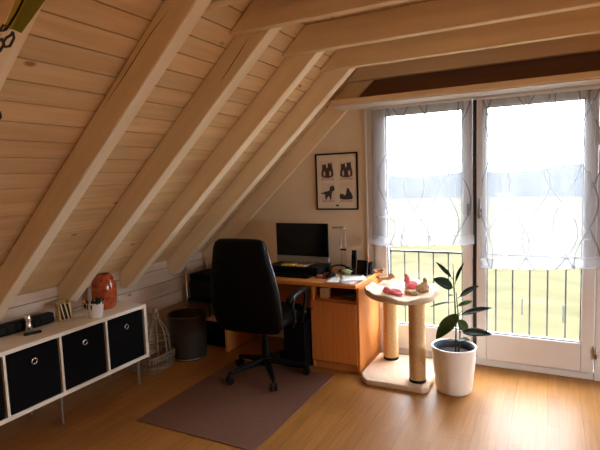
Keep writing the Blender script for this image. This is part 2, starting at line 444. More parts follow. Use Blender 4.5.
# rear wall (behind the viewer)
bm = B(); box(bm, KX - .15, KXR + .15, BY - .2, BY, -.2, 2.7); S('wall_front', bm, 'plaster')
def frame_ring(bm, x0, x1, z0, z1, w, y0, y1, wb=None):
    wb = w if wb is None else wb
    box(bm, x0, x0 + w, y0, y1, z0, z1); box(bm, x1 - w, x1, y0, y1, z0, z1)
    box(bm, x0 + w, x1 - w, y0, y1, z0, z0 + wb); box(bm, x0 + w, x1 - w, y0, y1, z1 - w, z1)
def slope_m(s0, s1, ya, yb, h0, h1):
    bm = B(); vs = box(bm, s0, s1, ya, yb, h0, h1)
    for v in vs:
        s, y, h = v.co; v.co = (2*CXR - (KX + s * CS - h * SN), y, zpl(KX) + s * SN + h * CS)
    return bm
bm = B()
for a in ((HOLE[0], HOLE[0] + .05, HOLE[2], HOLE[3]), (HOLE[1] - .05, HOLE[1], HOLE[2], HOLE[3]), (HOLE[0], HOLE[1], HOLE[2], HOLE[2] + .05), (HOLE[0], HOLE[1], HOLE[3] - .05, HOLE[3]), (HOLE[0], HOLE[1], -.025, .025)):
    vs = box(bm, a[0], a[1], a[2], a[3], -.005, .11)
    for v in vs:
        s, y, h = v.co; v.co = (2*CXR - (KX + s * CS - h * SN), y, zpl(KX) + s * SN + h * CS)
w2 = S('added_roof_window', bm, 'white_pvc')  # unseen roof window, added for the light it lets in
O('pane', slope_m(HOLE[0] + .05, HOLE[1] - .05, HOLE[2] + .05, HOLE[3] - .05, .06, .066), 'glass', w2)

# fixed frame around the glazed doors
bm = B()
box(bm, OX0, -1.348, GY - .012, GY + .10, 0, OZ); box(bm, .292, OX1, GY - .012, GY + .10, 0, OZ)
box(bm, -1.348, .292, GY - .012, GY + .10, 2.095, OZ)
S('trim_1', bm, 'white_pvc', bevel=.006)
bm = B(); box(bm, -1.42, OX0 + .003, GY - .02, GY + .004, 0, OZ + .012); S('trim_2', bm, 'white_pvc', bevel=.006)
bm = B(); box(bm, -1.345, .290, GY - .004, GY + .12, 0, .055); S('trim_3', bm, 'white_pvc', bevel=.006)
bm = B(); box(bm, -.543, -.517, GY - .002, GY + .05, .06, 2.09); S('trim_4', bm, 'seal')
def leaf(name, x0, x1, z0, z1, gl, gr, gb, gt):
    bm = B(); y0, y1 = GY - .03, GY + .045
    box(bm, x0, gl, y0, y1, z0, z1); box(bm, gr, x1, y0, y1, z0, z1); box(bm, gl, gr, y0, y1, z0, gb); box(bm, gl, gr, y0, y1, gt, z1)
    d = S(name, bm, 'white_pvc', bevel=.007)
    bx('glass_pane', (gl, gr, GY + .003, GY + .013, gb, gt), 'glass', d)
    bm = B(); frame_ring(bm, gl, gr, gb, gt, .007, GY - .018, GY + .003); O('glazing_seal', bm, 'seal', d)
    return d
d1 = leaf('door_1', -1.343, -.546, .06, 2.088, -1.235, -.62, .275, 2.03)
d2 = leaf('door_2', -.514, .288, .06, 2.088, -.441, .203, .275, 2.025)
def handle(parent, x, z, s):
    bm = B(); box(bm, x - .016, x + .016, GY - .042, GY - .03, z - .035, z + .035); h = O('handle_plate', bm, 'handle', parent, bevel=.006)
    bm = B(); tube(bm, [(x, GY - .04, z), (x, GY - .07, z), (x, GY - .078, z - .01), (x, GY - .08, z - .03), (x, GY - .08, z + (.12 if s > 0 else -.11))], .009, 10)
    O('lever', bm, 'handle', h, smooth=True)
handle(d2, -.487, 1.225, 1)
bm = B(); box(bm, -.585, -.565, GY - .045, GY - .03, 1.20, 1.30); O('recessed_pull', bm, 'handle', d1, bevel=.006)
for z in (.22, 1.75):
    bm = B(); tube(bm, [(.297, GY - .038, z - .045), (.297, GY - .038, z + .045)], .011, 10); O('hinge', bm, 'steel', d2, smooth=True)

# ------------------------------------------------------------------ rafters and collar beams
RAF = [(1.03, 1.12, 'sloping rafter at the upper left corner beside the green strap'),
       (1.713, 1.795, 'widest looking white glazed sloping rafter, running down behind the black speaker'),
       (2.28, 2.37, 'sloping rafter whose foot ends behind the white pot and red vase'),
       (2.857, 2.945, 'sloping rafter ending above the right end of the white shelf unit'),
       (3.42, 3.51, 'sloping rafter ending above the metal waste bin'),
       (3.945, 3.996, 'slim end rafter lying against the cream gable wall')]
CRACKS = ((1.713, ((70, 150), (61, 167), (47, 189), (30, 217), (14, 245))), (1.713, ((172, 6), (150, 35), (125, 75), (100, 112))), (2.28, ((251, 34), (240, 52), (226, 74), (219, 84))))
for y0, y1, lab in RAF:
    bm = B()
    xa = KX + .02; xb = XT + .15
    ZF = .69
    poly = [(KX, ZF), ((ZF - 1.55 - CB) / TS, ZF), (xb, zpl(xb, CB)), (xb, CEIL - .002), (XT, CEIL - .002), (KX, zpl(KX) - .002)]
    prism(bm, poly, y0, y1, lambda u, v, h: (u, h, v))
    bmesh.ops.bevel(bm, geom=list(bm.edges), offset=.004, segments=2, affect='EDGES')
    wood_faces = set(bm.faces)
    for ya, pts_ in CRACKS:
        if ya == y0: tube(bm, [at(q[0], q[1], ya + .0012) for q in pts_], [.0012] + [.0028]*(len(pts_) - 2) + [.0012], 5)
    for f in bm.faces:
        if f not in wood_faces: f.material_index = 1
    ro = O('rafter', bm, 'rafter', label=lab, cat='rafter', group='sloping rafters on the left roof slope')
    ro.data.materials.append(M['gap'])
ZB = 2.322
COLS = [(1.815, 1.875, 'short visible stub of a collar beam at the top edge of the photo'),
        (2.222, 2.278, 'collar beam nearest the viewer, with a thin cable along its face'),
        (2.795, 2.855, 'second collar beam from the viewer, running to the upper right corner'),
        (3.36, 3.418, 'third collar beam, in front of the shaded recess over the door'),
        (3.885, 3.943, 'rearmost collar beam, shaded and close to the gable wall')]
for y0, y1, lab in COLS:
    xl = (ZB - 1.55 - CP) / TS + .005; xr = 2*CXR - xl
    xl2 = XT + .004; xr2 = 2*CXR - xl2
    poly = [(xl, ZB), (xr, ZB), (xr2, CEIL - .003), (xl2, CEIL - .003)]
    bm = B(); prism(bm, poly, y0, y1, lambda u, v, h: (u, h, v))
    O('collar_beam', bm, 'collar', bevel=.004, label=lab, cat='beam', group='horizontal collar beams under the ceiling')
# boxed lintel board over the doors
bm = B(); box(bm, -1.60, 1.3, 3.70, 4.0, 2.113, 2.158)
O('lintel_board', bm, 'collar', bevel=.006, label='long wooden board like a deep ledge above the glazed doors', cat='board')
bm = B(); box(bm, -1.595, 1.3, 3.71, 3.985, 2.104, 2.1125); S('lit_underside_strip', bm, 'white_pvc')  # white strip that paints in the lit underside of the lintel
bm = B(); pts = [at(262 + 3*i, 5 + 2.2*math.sin(i*.9) - .02*i*i, 2.216) for i in range(11)]
tube(bm, pts, .0035, 6); O('cable', bm, 'white_cable', smooth=True, label='thin pale cable curling on the face of the nearest collar beam', cat='cable')

# ------------------------------------------------------------------ sheer blinds
def blind(x0, x1, zt, zl, zr, yb, curves, label, dens):
    root = T('sheer_blind', label, 'blind', ((x0+x1)/2, yb, zl), 0, 'sheer blinds on the glazed doors')
    mat = sheer('sheer_voile', (x0+x1)/2, dens, curves)
    mat_h = sheer('sheer_voile_hem', (x0+x1)/2, min(.95, dens * 1.6), curves, lines=True, wv=.56)
    def fn(u, v):
        x = x0 + (x1 - x0) * u
        zb = zl + (zr - zl) * u + .07
        z = zt + (zb - zt) * v
        e = v ** 2
        y = yb + .006 * math.sin(u * 23) * (.3 + e) + .004 * math.sin(u * 51 + v * 3) * e
        xx = x - e * .012 * (1 if u > .92 else -1 if u < .08 else 0) * -1
        return (xx, y, z)
    bm = B(); grid(bm, fn, 40, 40); O('voile_panel', bm, mat, root, smooth=True)
    prof = [(.0, .075), (-.014, .070), (-.026, .050), (-.028, .028), (-.020, .008), (-.006, 0), (.008, .006), (.012, .03), (.008, .06)]
    def fn2(u, v):
        i = v * (len(prof) - 1); k = min(int(i), len(prof) - 2); t = i - k
        dy = prof[k][0]*(1-t) + prof[k+1][0]*t; dz = prof[k][1]*(1-t) + prof[k+1][1]*t
        x = x0 - .01 + (x1 - x0 + .02) * u
        w = 1 + .3 * math.sin(u * 17) * math.sin(u * 5 + 1)
        sag = -.012 * math.sin(PI * u) * (1 - dz / .075)
        return (x, yb + dy * w + .004 * math.sin(u * 60), zl + (zr - zl) * u + dz + sag + .003 * math.sin(u * 41))
    bm = B(); grid(bm, fn2, 60, 24); O('hem_fold', bm, mat_h, root, smooth=True)
    bx('head_rail', (x0, x1, yb - .008, yb + .012, zt - .006, zt + .016), 'white_pvc', root, bevel=.003)
    zz = (zl + zr)/2 + .21
    bx('batten', (x0 + .02, x1 - .05, yb + .010, yb + .016, zz, zz + .018), 'batten', root)
    return root
cl = [(-1.22, .07, .80, .4), (-1.13, .10, .95, 2.2), (-1.0, .095, .9, 4.4), (-.97, .10, .9, 1.25), (-.80, .09, .85, 3.3), (-.72, .08, .92, .3), (-.62, .07, .8, 5)]
crv = [(-.44, .05, .9, 1.0), (-.36, .085, .95, 3.6), (-.24, .10, .88, .2), (-.10, .09, .86, 3.1), (.06, .11, .92, 5.9), (.10, .085, .9, 2.3), (.22, .07, .85, 4.2), (.27, .05, .8, 1.2)]
blind(-1.338, -.535, 2.088, .955, .985, 3.93, cl, 'shorter sheer white blind with wavy lines on the left glazed door', .44)
blind(-.468, .312, 2.080, .80, .845, 3.93, crv, 'longer sheer white blind with wavy lines on the right glazed door', .45)

# ------------------------------------------------------------------ outside
rail = T('balcony_railing', 'dark iron railing with thin vertical bars outside the glazed doors', 'railing', (-.53, 4.25, .19))
bm = B(); box(bm, OX0 - .1, OX1 + .1, 4.235, 4.265, .853, .870); O('top_rail', bm, 'iron', rail)
bm = B(); box(bm, OX0 - .1, OX1 + .1, 4.243, 4.257, .188, .202); O('bottom_rail', bm, 'iron', rail)
k = 0
x = -1.287
while x < OX1 + .06:
    bm = B(); tube(bm, [(x, 4.25, .195), (x, 4.25, .86)], .0065, 8); O('baluster', bm, 'iron', rail); x += .127
for x in (-1.30, OX1 + .05):
    bm = B(); box(bm, x - .016, x + .016, 4.21, 4.265, .15, .90); O('wall_bracket', bm, 'iron', rail)
bm = B(); box(bm, OX0 - .05, OX1 + .05, GY + .12, GY + .24, -.02, .02); S('trim_5', bm, 'concrete')
bm = B()
def ground(u, v):
    y = 4.6 + (345.4) * v ** 2.2; x = (u - .5) * (30 + 2.4 * y)
    return (x, y, -3.2 - 12.5 * (1 - math.exp(-y / 90)) + .25 * math.sin(x * .05 + y * .03) * min(1, y / 60))
grid(bm, ground, 40, 60); o = O('grass_field', bm, 'field', smooth=True, kind='structure')
rng = random.Random(3)
bm = B()
hp = []
for i in range(81):
    x = -420 + 840 * i / 80
    hp.append((x, 1.4 + 1.6 * math.sin(i * .33) + 1.2 * math.sin(i * .91 + 1) + rng.uniform(-.5, .5)))
R0 = [[(x, 325 + 4*math.sin(i), -17) for i, (x, z) in enumerate(hp)], [(x, 330, -2 + rng.uniform(-1, 1)) for x, z in hp], [(x, 345, z) for x, z in hp], [(x, 430, z - 6) for x, z in hp]]
loft(bm, R0, caps=False, closed=False)
O('distant_forest', bm, 'forest', smooth=True, kind='structure')
def gz(x, y): return -3.2 - 12.5 * (1 - math.exp(-y / 90))
def gpt(px, py):
    for i in range(400):
        y = 6 + i * .6
        p = at(px, py, y)
        if p.z < gz(p.x, y): return p
    return p
for i, (px, py) in enumerate(((522, 318), (563, 326))):
    p = gpt(px, py); z = gz(p.x, p.y)
    bm = B(); tube(bm, [(p.x, p.y, z - .2), (p.x, p.y, z + 1.0)], .045, 8)
    O('fence_post', bm, 'post', label=['left one of the two pale fence posts in the field, seen through the railing', 'right one of the two pale fence posts in the field, seen through the railing'][i] , cat='post', group='fence posts in the field')
p = at(505, 196, 300)
hb = T('farm_building', 'tiny white farm building far off in the field, seen through the right blind', 'building', (p.x, p.y, p.z - 2))
bx('wall', (p.x - 3.2, p.x + 3.2, p.y - 3, p.y + 3, p.z - 2.5, p.z + .3), 'house', hb)
bm = B(); prism(bm, [(-3.4, .3), (3.4, .3), (0, 1.3)], p.x - 3.5, p.x + 3.5, lambda u, v, h: (h, p.y + u, p.z + v)); O('roof', bm, 'house', hb)

# ------------------------------------------------------------------ shelf unit with fabric boxes
SX = -2.80; SBK = -3.185; SY1 = 2.745; SZ0, SZ1 = .187, .608
sh = T('shelf_unit', 'low white cube shelf unit on thin metal legs along the knee wall', 'shelf', ((SX + SBK)/2, 2.0, 0))
pitch = .3665; nC = 4; TH = .026; DV = .016
SY0 = SY1 - (nC * pitch) - TH * 2 + DV
bx('top_panel', (SBK, SX, SY0, SY1, SZ1 - TH, SZ1), 'white_lam', sh, bevel=.002)
bx('bottom_panel', (SBK, SX, SY0, SY1, SZ0, SZ0 + TH), 'white_lam', sh, bevel=.002)
bx('side_panel', (SBK, SX, SY1 - TH, SY1, SZ0 + TH, SZ1 - TH), 'white_lam', sh, bevel=.002)
bx('side_panel', (SBK, SX, SY0, SY0 + TH, SZ0 + TH, SZ1 - TH), 'white_lam', sh, bevel=.002)
cells = []
y = SY1 - TH
for i in range(nC):
    y1 = y; y0 = y - (pitch - DV)
    cells.append((y0, y1))
    if i < nC - 1: bx('divider', (SBK, SX - .002, y0 - DV, y0, SZ0 + TH, SZ1 - TH), 'white_lam', sh, bevel=.001)
    y = y0 - DV
for x in (SX - .02, SBK + .04):
    for y in (2.641, 1.973, 1.40):
        bm = B(); lathe(bm, [(.012, SZ0), (.012, SZ0 - .01), (.0095, .006), (.011, .004), (.011, 0)], (x, y, 0), 14); O('leg', bm, 'steel', sh, smooth=False)
labs = ['black fabric storage box in the rightmost cubby of the white shelf unit', 'black fabric storage box in the second cubby from the right, left of the rightmost box',
        'black fabric storage box under the black speaker, third from the right end', 'black fabric storage box cut off by the left edge of the photo']
y0, y1 = cells[0]
proto = T('storage_box', labs[0], 'box', (SX - .19, (y0 + y1)/2, SZ0 + TH), 0, 'black fabric boxes in the shelf unit')
w = (y1 - y0)/2 - .005; hh = SZ1 - SZ0 - 2*TH - .012
bm = B(); rings = [rrect(0, 0, .36, 2*w - .006, .012, 0), rrect(0, 0, .362, 2*w, .014, .05), rrect(0, 0, .362, 2*w, .014, hh), rrect(0, 0, .35, 2*w - .012, .01, hh), rrect(0, 0, .35, 2*w - .012, .01, .02)]
loft(bm, rings); O('fabric_body', bm, 'fabric_black', proto, local=True)
bm = B(); torus(bm, (.184, 0, hh - .085), .017, .0045, 'X', 20, 8); O('ring_grommet', bm, 'chrome', proto, local=True, smooth=True, label='chrome ring grip')
for i in range(1, 4):
    c = copy_tree(proto); c.location.y = (cells[i][0] + cells[i][1])/2; c['label'] = labs[i]
# things on the shelf
ZT = SZ1
spk = T('speaker', 'long low black speaker lying on the left end of the white shelf unit', 'speaker', (-3.09, 1.93, ZT), 0)
a = Vector((-3.105, 1.70, 0)); b = Vector((-3.068, 2.135, 0)); d = (b - a); Lk = d.length; ang = math.atan2(d.y, d.x)
spk.location = ((a.x + b.x)/2, (a.y + b.y)/2, ZT); spk.rotation_euler = (0, 0, ang)
bm = B(); rings = []
for t in (-.5, -.485, -.46, -.2, .2, .46, .485, .5):
    e = 1 - (abs(t) - .44) * 2.6 if abs(t) > .44 else 1
    rings.append([(t * Lk, q[0] * e, .041 + (q[1]) * e) for q in [(c[0], c[1]) for c in rrect(0, 0, .06, .08, .018, 0)]])
loft(bm, rings); O('cabinet', bm, 'black', spk, local=True, smooth=False, bevel=.003)
for t in (-.28, -.05, .22):
    bm = B(); torus(bm, (t * Lk, -.0315, .042), .026, .003, 'Y', 22, 6); O('driver_ring', bm, 'black_matte', spk, local=True, smooth=True)
p = atz(24, 326, ZT + .0); tp = T('chrome_bottle', 'small shiny chrome cylinder standing in front of the black speaker', 'bottle', (-3.02, 1.93, ZT))
bm = B(); lathe(bm, [(.019, 0), (.022, .003), (.022, .055), (.016, .065), (.016, .07)], (-3.02, 1.93, ZT), 18); O('body', bm, 'chrome', tp, smooth=True)
bm = B(); lathe(bm, [(.020, .07), (.021, .075), (.021, .110), (.017, .116)], (-3.02, 1.93, ZT), 18); O('cap', bm, 'chrome', tp, smooth=True)
rm = T('remote_control', 'slim black remote control lying in front of the black speaker', 'remote', (-2.955, 1.912, ZT), math.atan2(.10, .034))
bm = B(); loft(bm, [rrect(0, 0, .105, .03, .012, 0), rrect(0, 0, .108, .034, .014, .005), rrect(0, 0, .10, .028, .012, .013)]); O('body', bm, 'black', rm, local=True)
bm = B(); [lathe(bm, [(.004, .0125), (.004, .015)], (u, 0, 0), 8) for u in (-.03, -.012, .006, .024)]; O('buttons', bm, 'black_matte', rm, local=True)
# striped mug
mg = T('striped_holder', 'square cream candle holder with black zebra stripes on the shelf unit', 'candle holder', (-3.055, 2.215, ZT), math.radians(-22))
bm = B(); loft(bm, [rrect(0, 0, .085, .085, .012, 0), rrect(0, 0, .092, .092, .014, .01), rrect(0, 0, .092, .092, .014, .125), rrect(0, 0, .080, .080, .012, .125), rrect(0, 0, .080, .080, .012, .03)]); O('body', bm, 'gold', mg, local=True)
for k, z in enumerate((.028, .098)):
    for u in (-.02, .02):
        bm = B(); lathe(bm, [(.006, 0), (.006, .002)], (0, 0, 0), 10); bmesh.ops.transform(bm, matrix=Matrix.Translation((u, -.0455, z)) @ Matrix.Rotation(PI/2, 4, 'X'), verts=bm.verts); O('black_dot', bm, 'black', mg, local=True)
for k, v0 in enumerate((-.034, -.008, .02)):
    bm = B()
    poly = [(v0 - .014, .122), (v0 + .004, .122), (v0 + .024, .01), (v0 + .006, .01)]
    poly = [(max(-.036, min(.036, u)), v) for u, v in poly]
    prism(bm, poly, .0455, .0475, lambda u, v, h: (h, u, v)); O('black_stripe', bm, 'black', mg, local=True)
# white pot with plant
pt = T('succulent_pot', 'small white tapered pot with dark succulent on the shelf unit', 'pot', (-2.885, 2.345, ZT))
bm = B(); lathe(bm, [(.044, 0), (.047, .004), (.060, .10), (.062, .108), (.057, .108), (.054, .09)], (-2.885, 2.345, ZT), 28); O('pot', bm, 'ceramic', pt, smooth=True)
bm = B(); lathe(bm, [(.0545, .088), (.02, .094)], (-2.885, 2.345, ZT), 20); O('soil', bm, 'soil', pt)
bm = B(); r_ = random.Random(5)
for i in range(26):
    a_ = r_.uniform(0, 2*PI); q = r_.uniform(.004, .055); h = r_.uniform(.016, .05)
    c0 = Vector((-2.885 + q*math.cos(a_), 2.345 + q*math.sin(a_), ZT + .092)); tip = c0 + Vector((math.cos(a_)*.018, math.sin(a_)*.018, h))
    tube(bm, [c0, c0.lerp(tip, .5) + Vector((0, 0, .003)), tip], [.004, .007, .001], 6)
O('leaves', bm, 'leaf', pt, smooth=True)
for i, a_ in enumerate((3.9, 4.3, 4.75, 5.2)):
    bm = B(); q = .0615; c0 = Vector((-2.885 + q*math.cos(a_), 2.345 + q*math.sin(a_), ZT + .100))
    tube(bm, [c0, c0 + Vector((math.cos(a_)*.008, math.sin(a_)*.008, -.012 - .006*(i % 2))), c0 + Vector((math.cos(a_)*.002, math.sin(a_)*.002, -.035))], [.004, .005, .002], 6); O('trailing_shoot', bm, 'leaf', pt, smooth=True)
bm = B(); blob(bm, (-2.945, 2.31, ZT + .112), .014, 3, .25); O('orange_flower', bm, 'orange', pt, smooth=True)
# red vase
vs_ = T('red_vase', 'red orange speckled glass vase at the right end of the shelf unit', 'vase', (-3.02, 2.545, ZT))
bm = B()
prof = [(.058, 0), (.072, .01), (.088, .06), (.092, .12), (.088, .19), (.074, .235), (.052, .262), (.045, .262), (.05, .24), (.07, .2), (.075, .1), (.06, .02)]
lathe(bm, prof, (-3.02, 2.545, ZT), 32); O('body', bm, 'vase', vs_, smooth=True)
bm = B(); torus(bm, (-3.02, 2.545, ZT + .262), .048, .006, 'Z', 28, 8); O('rim', bm, 'vase', vs_, smooth=True)
tw = T('wire_ornament', 'tiny dark wire ornament at the right rear corner of the shelf unit', 'ornament', (-3.08, 2.70, ZT))
bm = B(); tube(bm, [(-3.08, 2.70, ZT), (-3.08, 2.695, ZT + .02), (-3.075, 2.715, ZT + .035), (-3.08, 2.73, ZT + .02), (-3.08, 2.725, ZT)], .002, 6); O('loop', bm, 'wire', tw, smooth=True)
bm = B(); tube(bm, [(-3.10, 2.69, ZT + .002), (-3.05, 2.735, ZT + .002)], .002, 6); O('foot', bm, 'wire', tw, smooth=True)

# ------------------------------------------------------------------ wire basket, wire lantern, bin
BXC, BYC, BW, BD, BH = -2.975, 2.925, .29, .27, .135
bk = T('wire_basket', 'low rectangular wire basket on the floor beside the shelf unit', 'basket', (BXC, BYC, 0))
bm = B()
for z, g in ((.012, 0), (.045, .003), (.10, .008), (BH, .01)):
    rr = rrect(BXC, BYC, BW + 2*g, BD + 2*g, .03, z, 4); tube(bm, rr + [rr[0]], .006 if z > .12 else .0035, 6)
    if z == BH: break
for s_ in range(9):
    u = -.5 + s_ / 8; xw = BXC + u * (BW - .03); yw = BYC + u * (BD - .03)
    for sg in (-1, 1):
        tube(bm, [(xw, BYC + sg*BD/2, .012), (xw, BYC + sg*(BD/2 + .01), BH)], .0025, 5)
        tube(bm, [(BXC + sg*BW/2, yw, .012), (BXC + sg*(BW/2 + .01), yw, BH)], .0025, 5)
    tube(bm, [(xw, BYC - BD/2, .012), (xw, BYC + BD/2, .012)], .0025, 5)
for sg in (-1, 1):
    for i in range(6): torus(bm, (BXC + sg*(BW/2 + .011), BYC - .11 + .044*i, .112), .016, .0035, 'X', 14, 5)
    for i in range(6): torus(bm, (BXC - .12 + .048*i, BYC + sg*(BD/2 + .011), .112), .016, .0035, 'Y', 14, 5)
O('wire_mesh', bm, 'wire', bk)
LX, LY = -2.93, 2.97
wl = T('wire_lantern', 'bottle shaped dark wire lantern standing in the wire basket', 'lantern', (LX, LY, .016))
bm = B()
for i in range(8):
    a_ = 2*PI*i/8
    tube(bm, [(LX + r*math.cos(a_), LY + r*math.sin(a_), z) for r, z in [(.098, .016), (.10, .09), (.096, .25), (.075, .33), (.034, .39), (.022, .42), (.022, .47)]], .005, 6)
O('rib_wires', bm, 'wire', wl, smooth=True)
for r, z in ((.099, .02), (.098, .25), (.024, .42), (.023, .47)):
    bm = B(); torus(bm, (LX, LY, z), r, .005, 'Z', 24, 6); O('hoop', bm, 'wire', wl, smooth=True)
bm = B(); lathe(bm, [(.028, .468), (.031, .476), (.02, .50), (.0, .505)], (LX, LY, 0), 16, caps=False); O('cap', bm, 'wire', wl, smooth=True)
bn = T('waste_bin', 'round dark metal waste bin between the shelf unit and the desk', 'bin', (-2.85, 3.27, 0))
bm = B(); pr = [(.145, 0), (.148, .006), (.170, .385), (.166, .385), (.143, .012)]
lathe(bm, pr, (-2.85, 3.27, 0), 48); o = O('body', bm, 'bin', bn, smooth=False)
bm = B(); torus(bm, (-2.85, 3.27, .387), .169, .006, 'Z', 48, 8); O('rim', bm, 'bin', bn, smooth=True)
bm = B(); torus(bm, (-2.85, 3.27, .012), .148, .006, 'Z', 48, 8); O('base_ring', bm, 'steel', bn, smooth=True)

# ------------------------------------------------------------------ floor mat
bm = B(); box(bm, -2.40, -1.485, 2.20, 3.355, 0, .005); O('chair_mat', bm, 'mat', bevel=.002, label='thin mauve rectangular mat on the floor under the office chair', cat='mat')

# ------------------------------------------------------------------ desk
DX0, DX1, DY0, DYC, DY1, DZ = -2.62, -1.305, 3.395, 3.47, 3.985, .72
dk = T('desk', 'beech desk with a cabinet at its right end, under the cat picture', 'desk', ((DX0+DX1)/2, 3.7, 0))
bx('desktop', (DX0, DX1, DY0, DY1, DZ - .03, DZ), 'beech_top', dk, bevel=.004)
bx('side_panel', (DX1 - .022, DX1 - .002, DYC - .01, DY1, 0, DZ - .03), 'beech', dk, bevel=.002)
bx('side_panel', (-1.722, -1.702, DYC, DY1, 0, DZ - .03), 'beech', dk, bevel=.002)
bx('side_panel', (DX0 + .02, DX0 + .042, DYC, DY1, 0, DZ - .03), 'beech', dk, bevel=.002)
bx('modesty_panel', (DX0 + .042, -1.722, 3.90, 3.918, .12, DZ - .03), 'beech', dk)
bx('back_panel', (-1.702, DX1 - .022, 3.96, 3.975, .06, DZ - .03), 'beech', dk)
bx('compartment_floor', (-1.702, DX1 - .022, DYC + .02, 3.96, .552, .57), 'beech', dk)
dr = bx('door', (-1.718, DX1 - .024, DYC - .018, DYC, .068, .556), 'beech', dk, bevel=.002)
bx('plinth', (-1.70, DX1 - .024, DYC + .012, DYC + .03, 0, .066), 'beech', dk)
bm = B(); p = Vector((-1.69, DYC - .018, .49)); tube(bm, [p, p + Vector((0, -.018, 0))], [.006, .012], 12); O('knob', bm, 'steel', dr, smooth=True)
# in the compartment
bm = B(); box(bm, -1.655, -1.585, 3.50, 3.56, .57, .655); O('small_carton', bm, 'tan', bevel=.004, label='small tan cardboard carton in the open compartment of the desk', cat='box')
gp = T('folded_cloth', 'folded grey green cloth lying in the open compartment of the desk', 'cloth', (-1.42, 3.58, .57))
bm = B(); blob(bm, (-1.42, 3.58, .595), .07, 8, .15, (1, .8, .33)); O('cloth', bm, M['pot_in'], gp, smooth=True)
# computer on the floor
tw = T('computer_tower', 'black computer tower on the floor between the desk cabinet and the chair', 'computer', (-1.84, 3.56, .0), 0)
bx('case', (-1.93, -1.735, 3.372, 3.76, .012, .40), 'black_matte', tw, bevel=.006)
bx('front_bezel', (-1.927, -1.738, 3.36, 3.372, .014, .398), 'black', tw, bevel=.004)
for x in (-1.91, -1.755):
    for y in (3.40, 3.72):
        bm = B(); lathe(bm, [(.012, 0), (.012, .013)], (x, y, 0), 10); O('foot', bm, 'black', tw)

# monitor
mo = T('monitor', 'wide flat computer monitor with a black screen on the desk', 'monitor', (-1.935, 3.76, .79))
bx('screen', (-2.187, -1.680, 3.752, 3.762, .862, 1.150), 'screen', mo, bevel=.002)
bx('chin', (-2.187, -1.680, 3.750, 3.764, .808, .861), 'alu', mo, bevel=.002)
bm = B(); rings = [[(-2.185 + .503*u_ , y_, z_) for u_, y_, z_ in ((0, 3.764, .812), (1, 3.764, .812), (1, 3.764, 1.148), (0, 3.764, 1.148))], [(-2.10 + .33*u_, 3.79, z_) for u_, z_ in ((0, .86), (1, .86), (1, 1.10), (0, 1.10))]]
loft(bm, rings); O('back_shell', bm, 'alu', mo, bevel=.004)
bm = B(); box(bm, -2.02, -1.85, 3.79, 3.80, .80, .98); O('stand_neck', bm, 'alu', mo, bevel=.002)
bm = B(); box(bm, -2.03, -1.84, 3.70, 3.87, .793, .801); O('stand_foot', bm, 'alu', mo, bevel=.002)
rs = T('monitor_riser', 'flat black riser box under the monitor on the desk', 'riser', (-1.95, 3.74, DZ))
bx('shell', (-2.21, -1.72, 3.60, 3.885, DZ + .008, .793), 'black', rs, bevel=.004)
bx('drawer_front', (-2.19, -1.74, 3.594, 3.60, DZ + .014, .785), 'black_matte', rs, bevel=.002)
for x in (-2.19, -1.74):
    for y in (3.63, 3.86): bx('foot', (x - .012, x + .012, y - .012, y + .012, DZ, DZ + .009), 'black', rs)
bm = B(); box(bm, -2.07, -1.95, 3.615, 3.69, .793, .807); O('yellow_notepad', bm, 'yellow', bevel=.002, label='yellow notepad lying on the black riser below the monitor', cat='notepad')
bm = B(); box(bm, -1.93, -1.84, 3.615, 3.685, .793, .801); O('pinkish_notepad', bm, 'pink', bevel=.002, label='pinkish notepad lying on the black riser, right of the yellow notepad', cat='notepad')
kb = T('keyboard', 'low black keyboard on the desk in front of the monitor riser', 'keyboard', (-1.95, 3.54, DZ))
bx('base', (-2.16, -1.76, 3.50, 3.585, DZ, DZ + .014), 'black', kb, bevel=.004)
bm = B()
for r in range(4):
    for c in range(19): box(bm, -2.15 + c*.0203, -2.134 + c*.0203, 3.507 + r*.019, 3.522 + r*.019, DZ + .014, DZ + .019)
O('keys', bm, 'black_matte', kb)
mp = T('mouse_pad', 'dark red mouse pad on the desk right of the keyboard', 'mouse pad', (-1.62, 3.62, DZ))
bm = B(); loft(bm, [rrect(-1.60, 3.63, .23, .19, .02, DZ), rrect(-1.60, 3.63, .23, .19, .02, DZ + .004)]); O('pad', bm, 'red_pad', mp)
bm = B(); blob(bm, (-1.70, 3.60, DZ + .012), .022, 4, .2, (1.3, .8, .5)); O('wrist_rest', bm, 'pink', mp, smooth=True)
ms = T('computer_mouse', 'black computer mouse on the dark red mouse pad', 'mouse', (-1.61, 3.63, DZ + .004))
bm = B()
rings = []
for t in range(9):
    u = t / 8; w = .034 * math.sin(PI * (.12 + .76 * u)) ** .5; h = .036 * math.sin(PI * (.1 + .75 * u)) ** .7
    rings.append([(-1.61 + w * math.cos(a_), 3.575 + .11 * u, DZ + .005 + max(0, h * math.sin(a_))) for a_ in [PI * k / 8 for k in range(9)]])
loft(bm, rings); O('body', bm, 'black', ms, smooth=True)
bm = B(); tube(bm, [(-1.615, 3.62, DZ + .036), (-1.615, 3.635, DZ + .040), (-1.615, 3.65, DZ + .036)], .004, 8); O('wheel', bm, 'black_matte', ms)
# clutter between monitor and lamp: a headset
hs = T('headset', 'black headset lying behind the mouse pad at the foot of the slim lamp', 'headset', (-1.61, 3.80, DZ))
bm = B(); tube(bm, [(-1.70 + .085*(1 - math.cos(PI*k/10)), 3.80 + .05*math.sin(PI*k/10), DZ + .03 + .03*math.sin(PI*k/10)) for k in range(11)], .007, 8); O('headband', bm, 'black', hs, smooth=True)
for x in (-1.70, -1.53):
    bm = B(); tube(bm, [(x - .016, 3.80, DZ + .031), (x + .016, 3.80, DZ + .031)], .030, 18); O('ear_cup', bm, 'black', hs, bevel=.005)
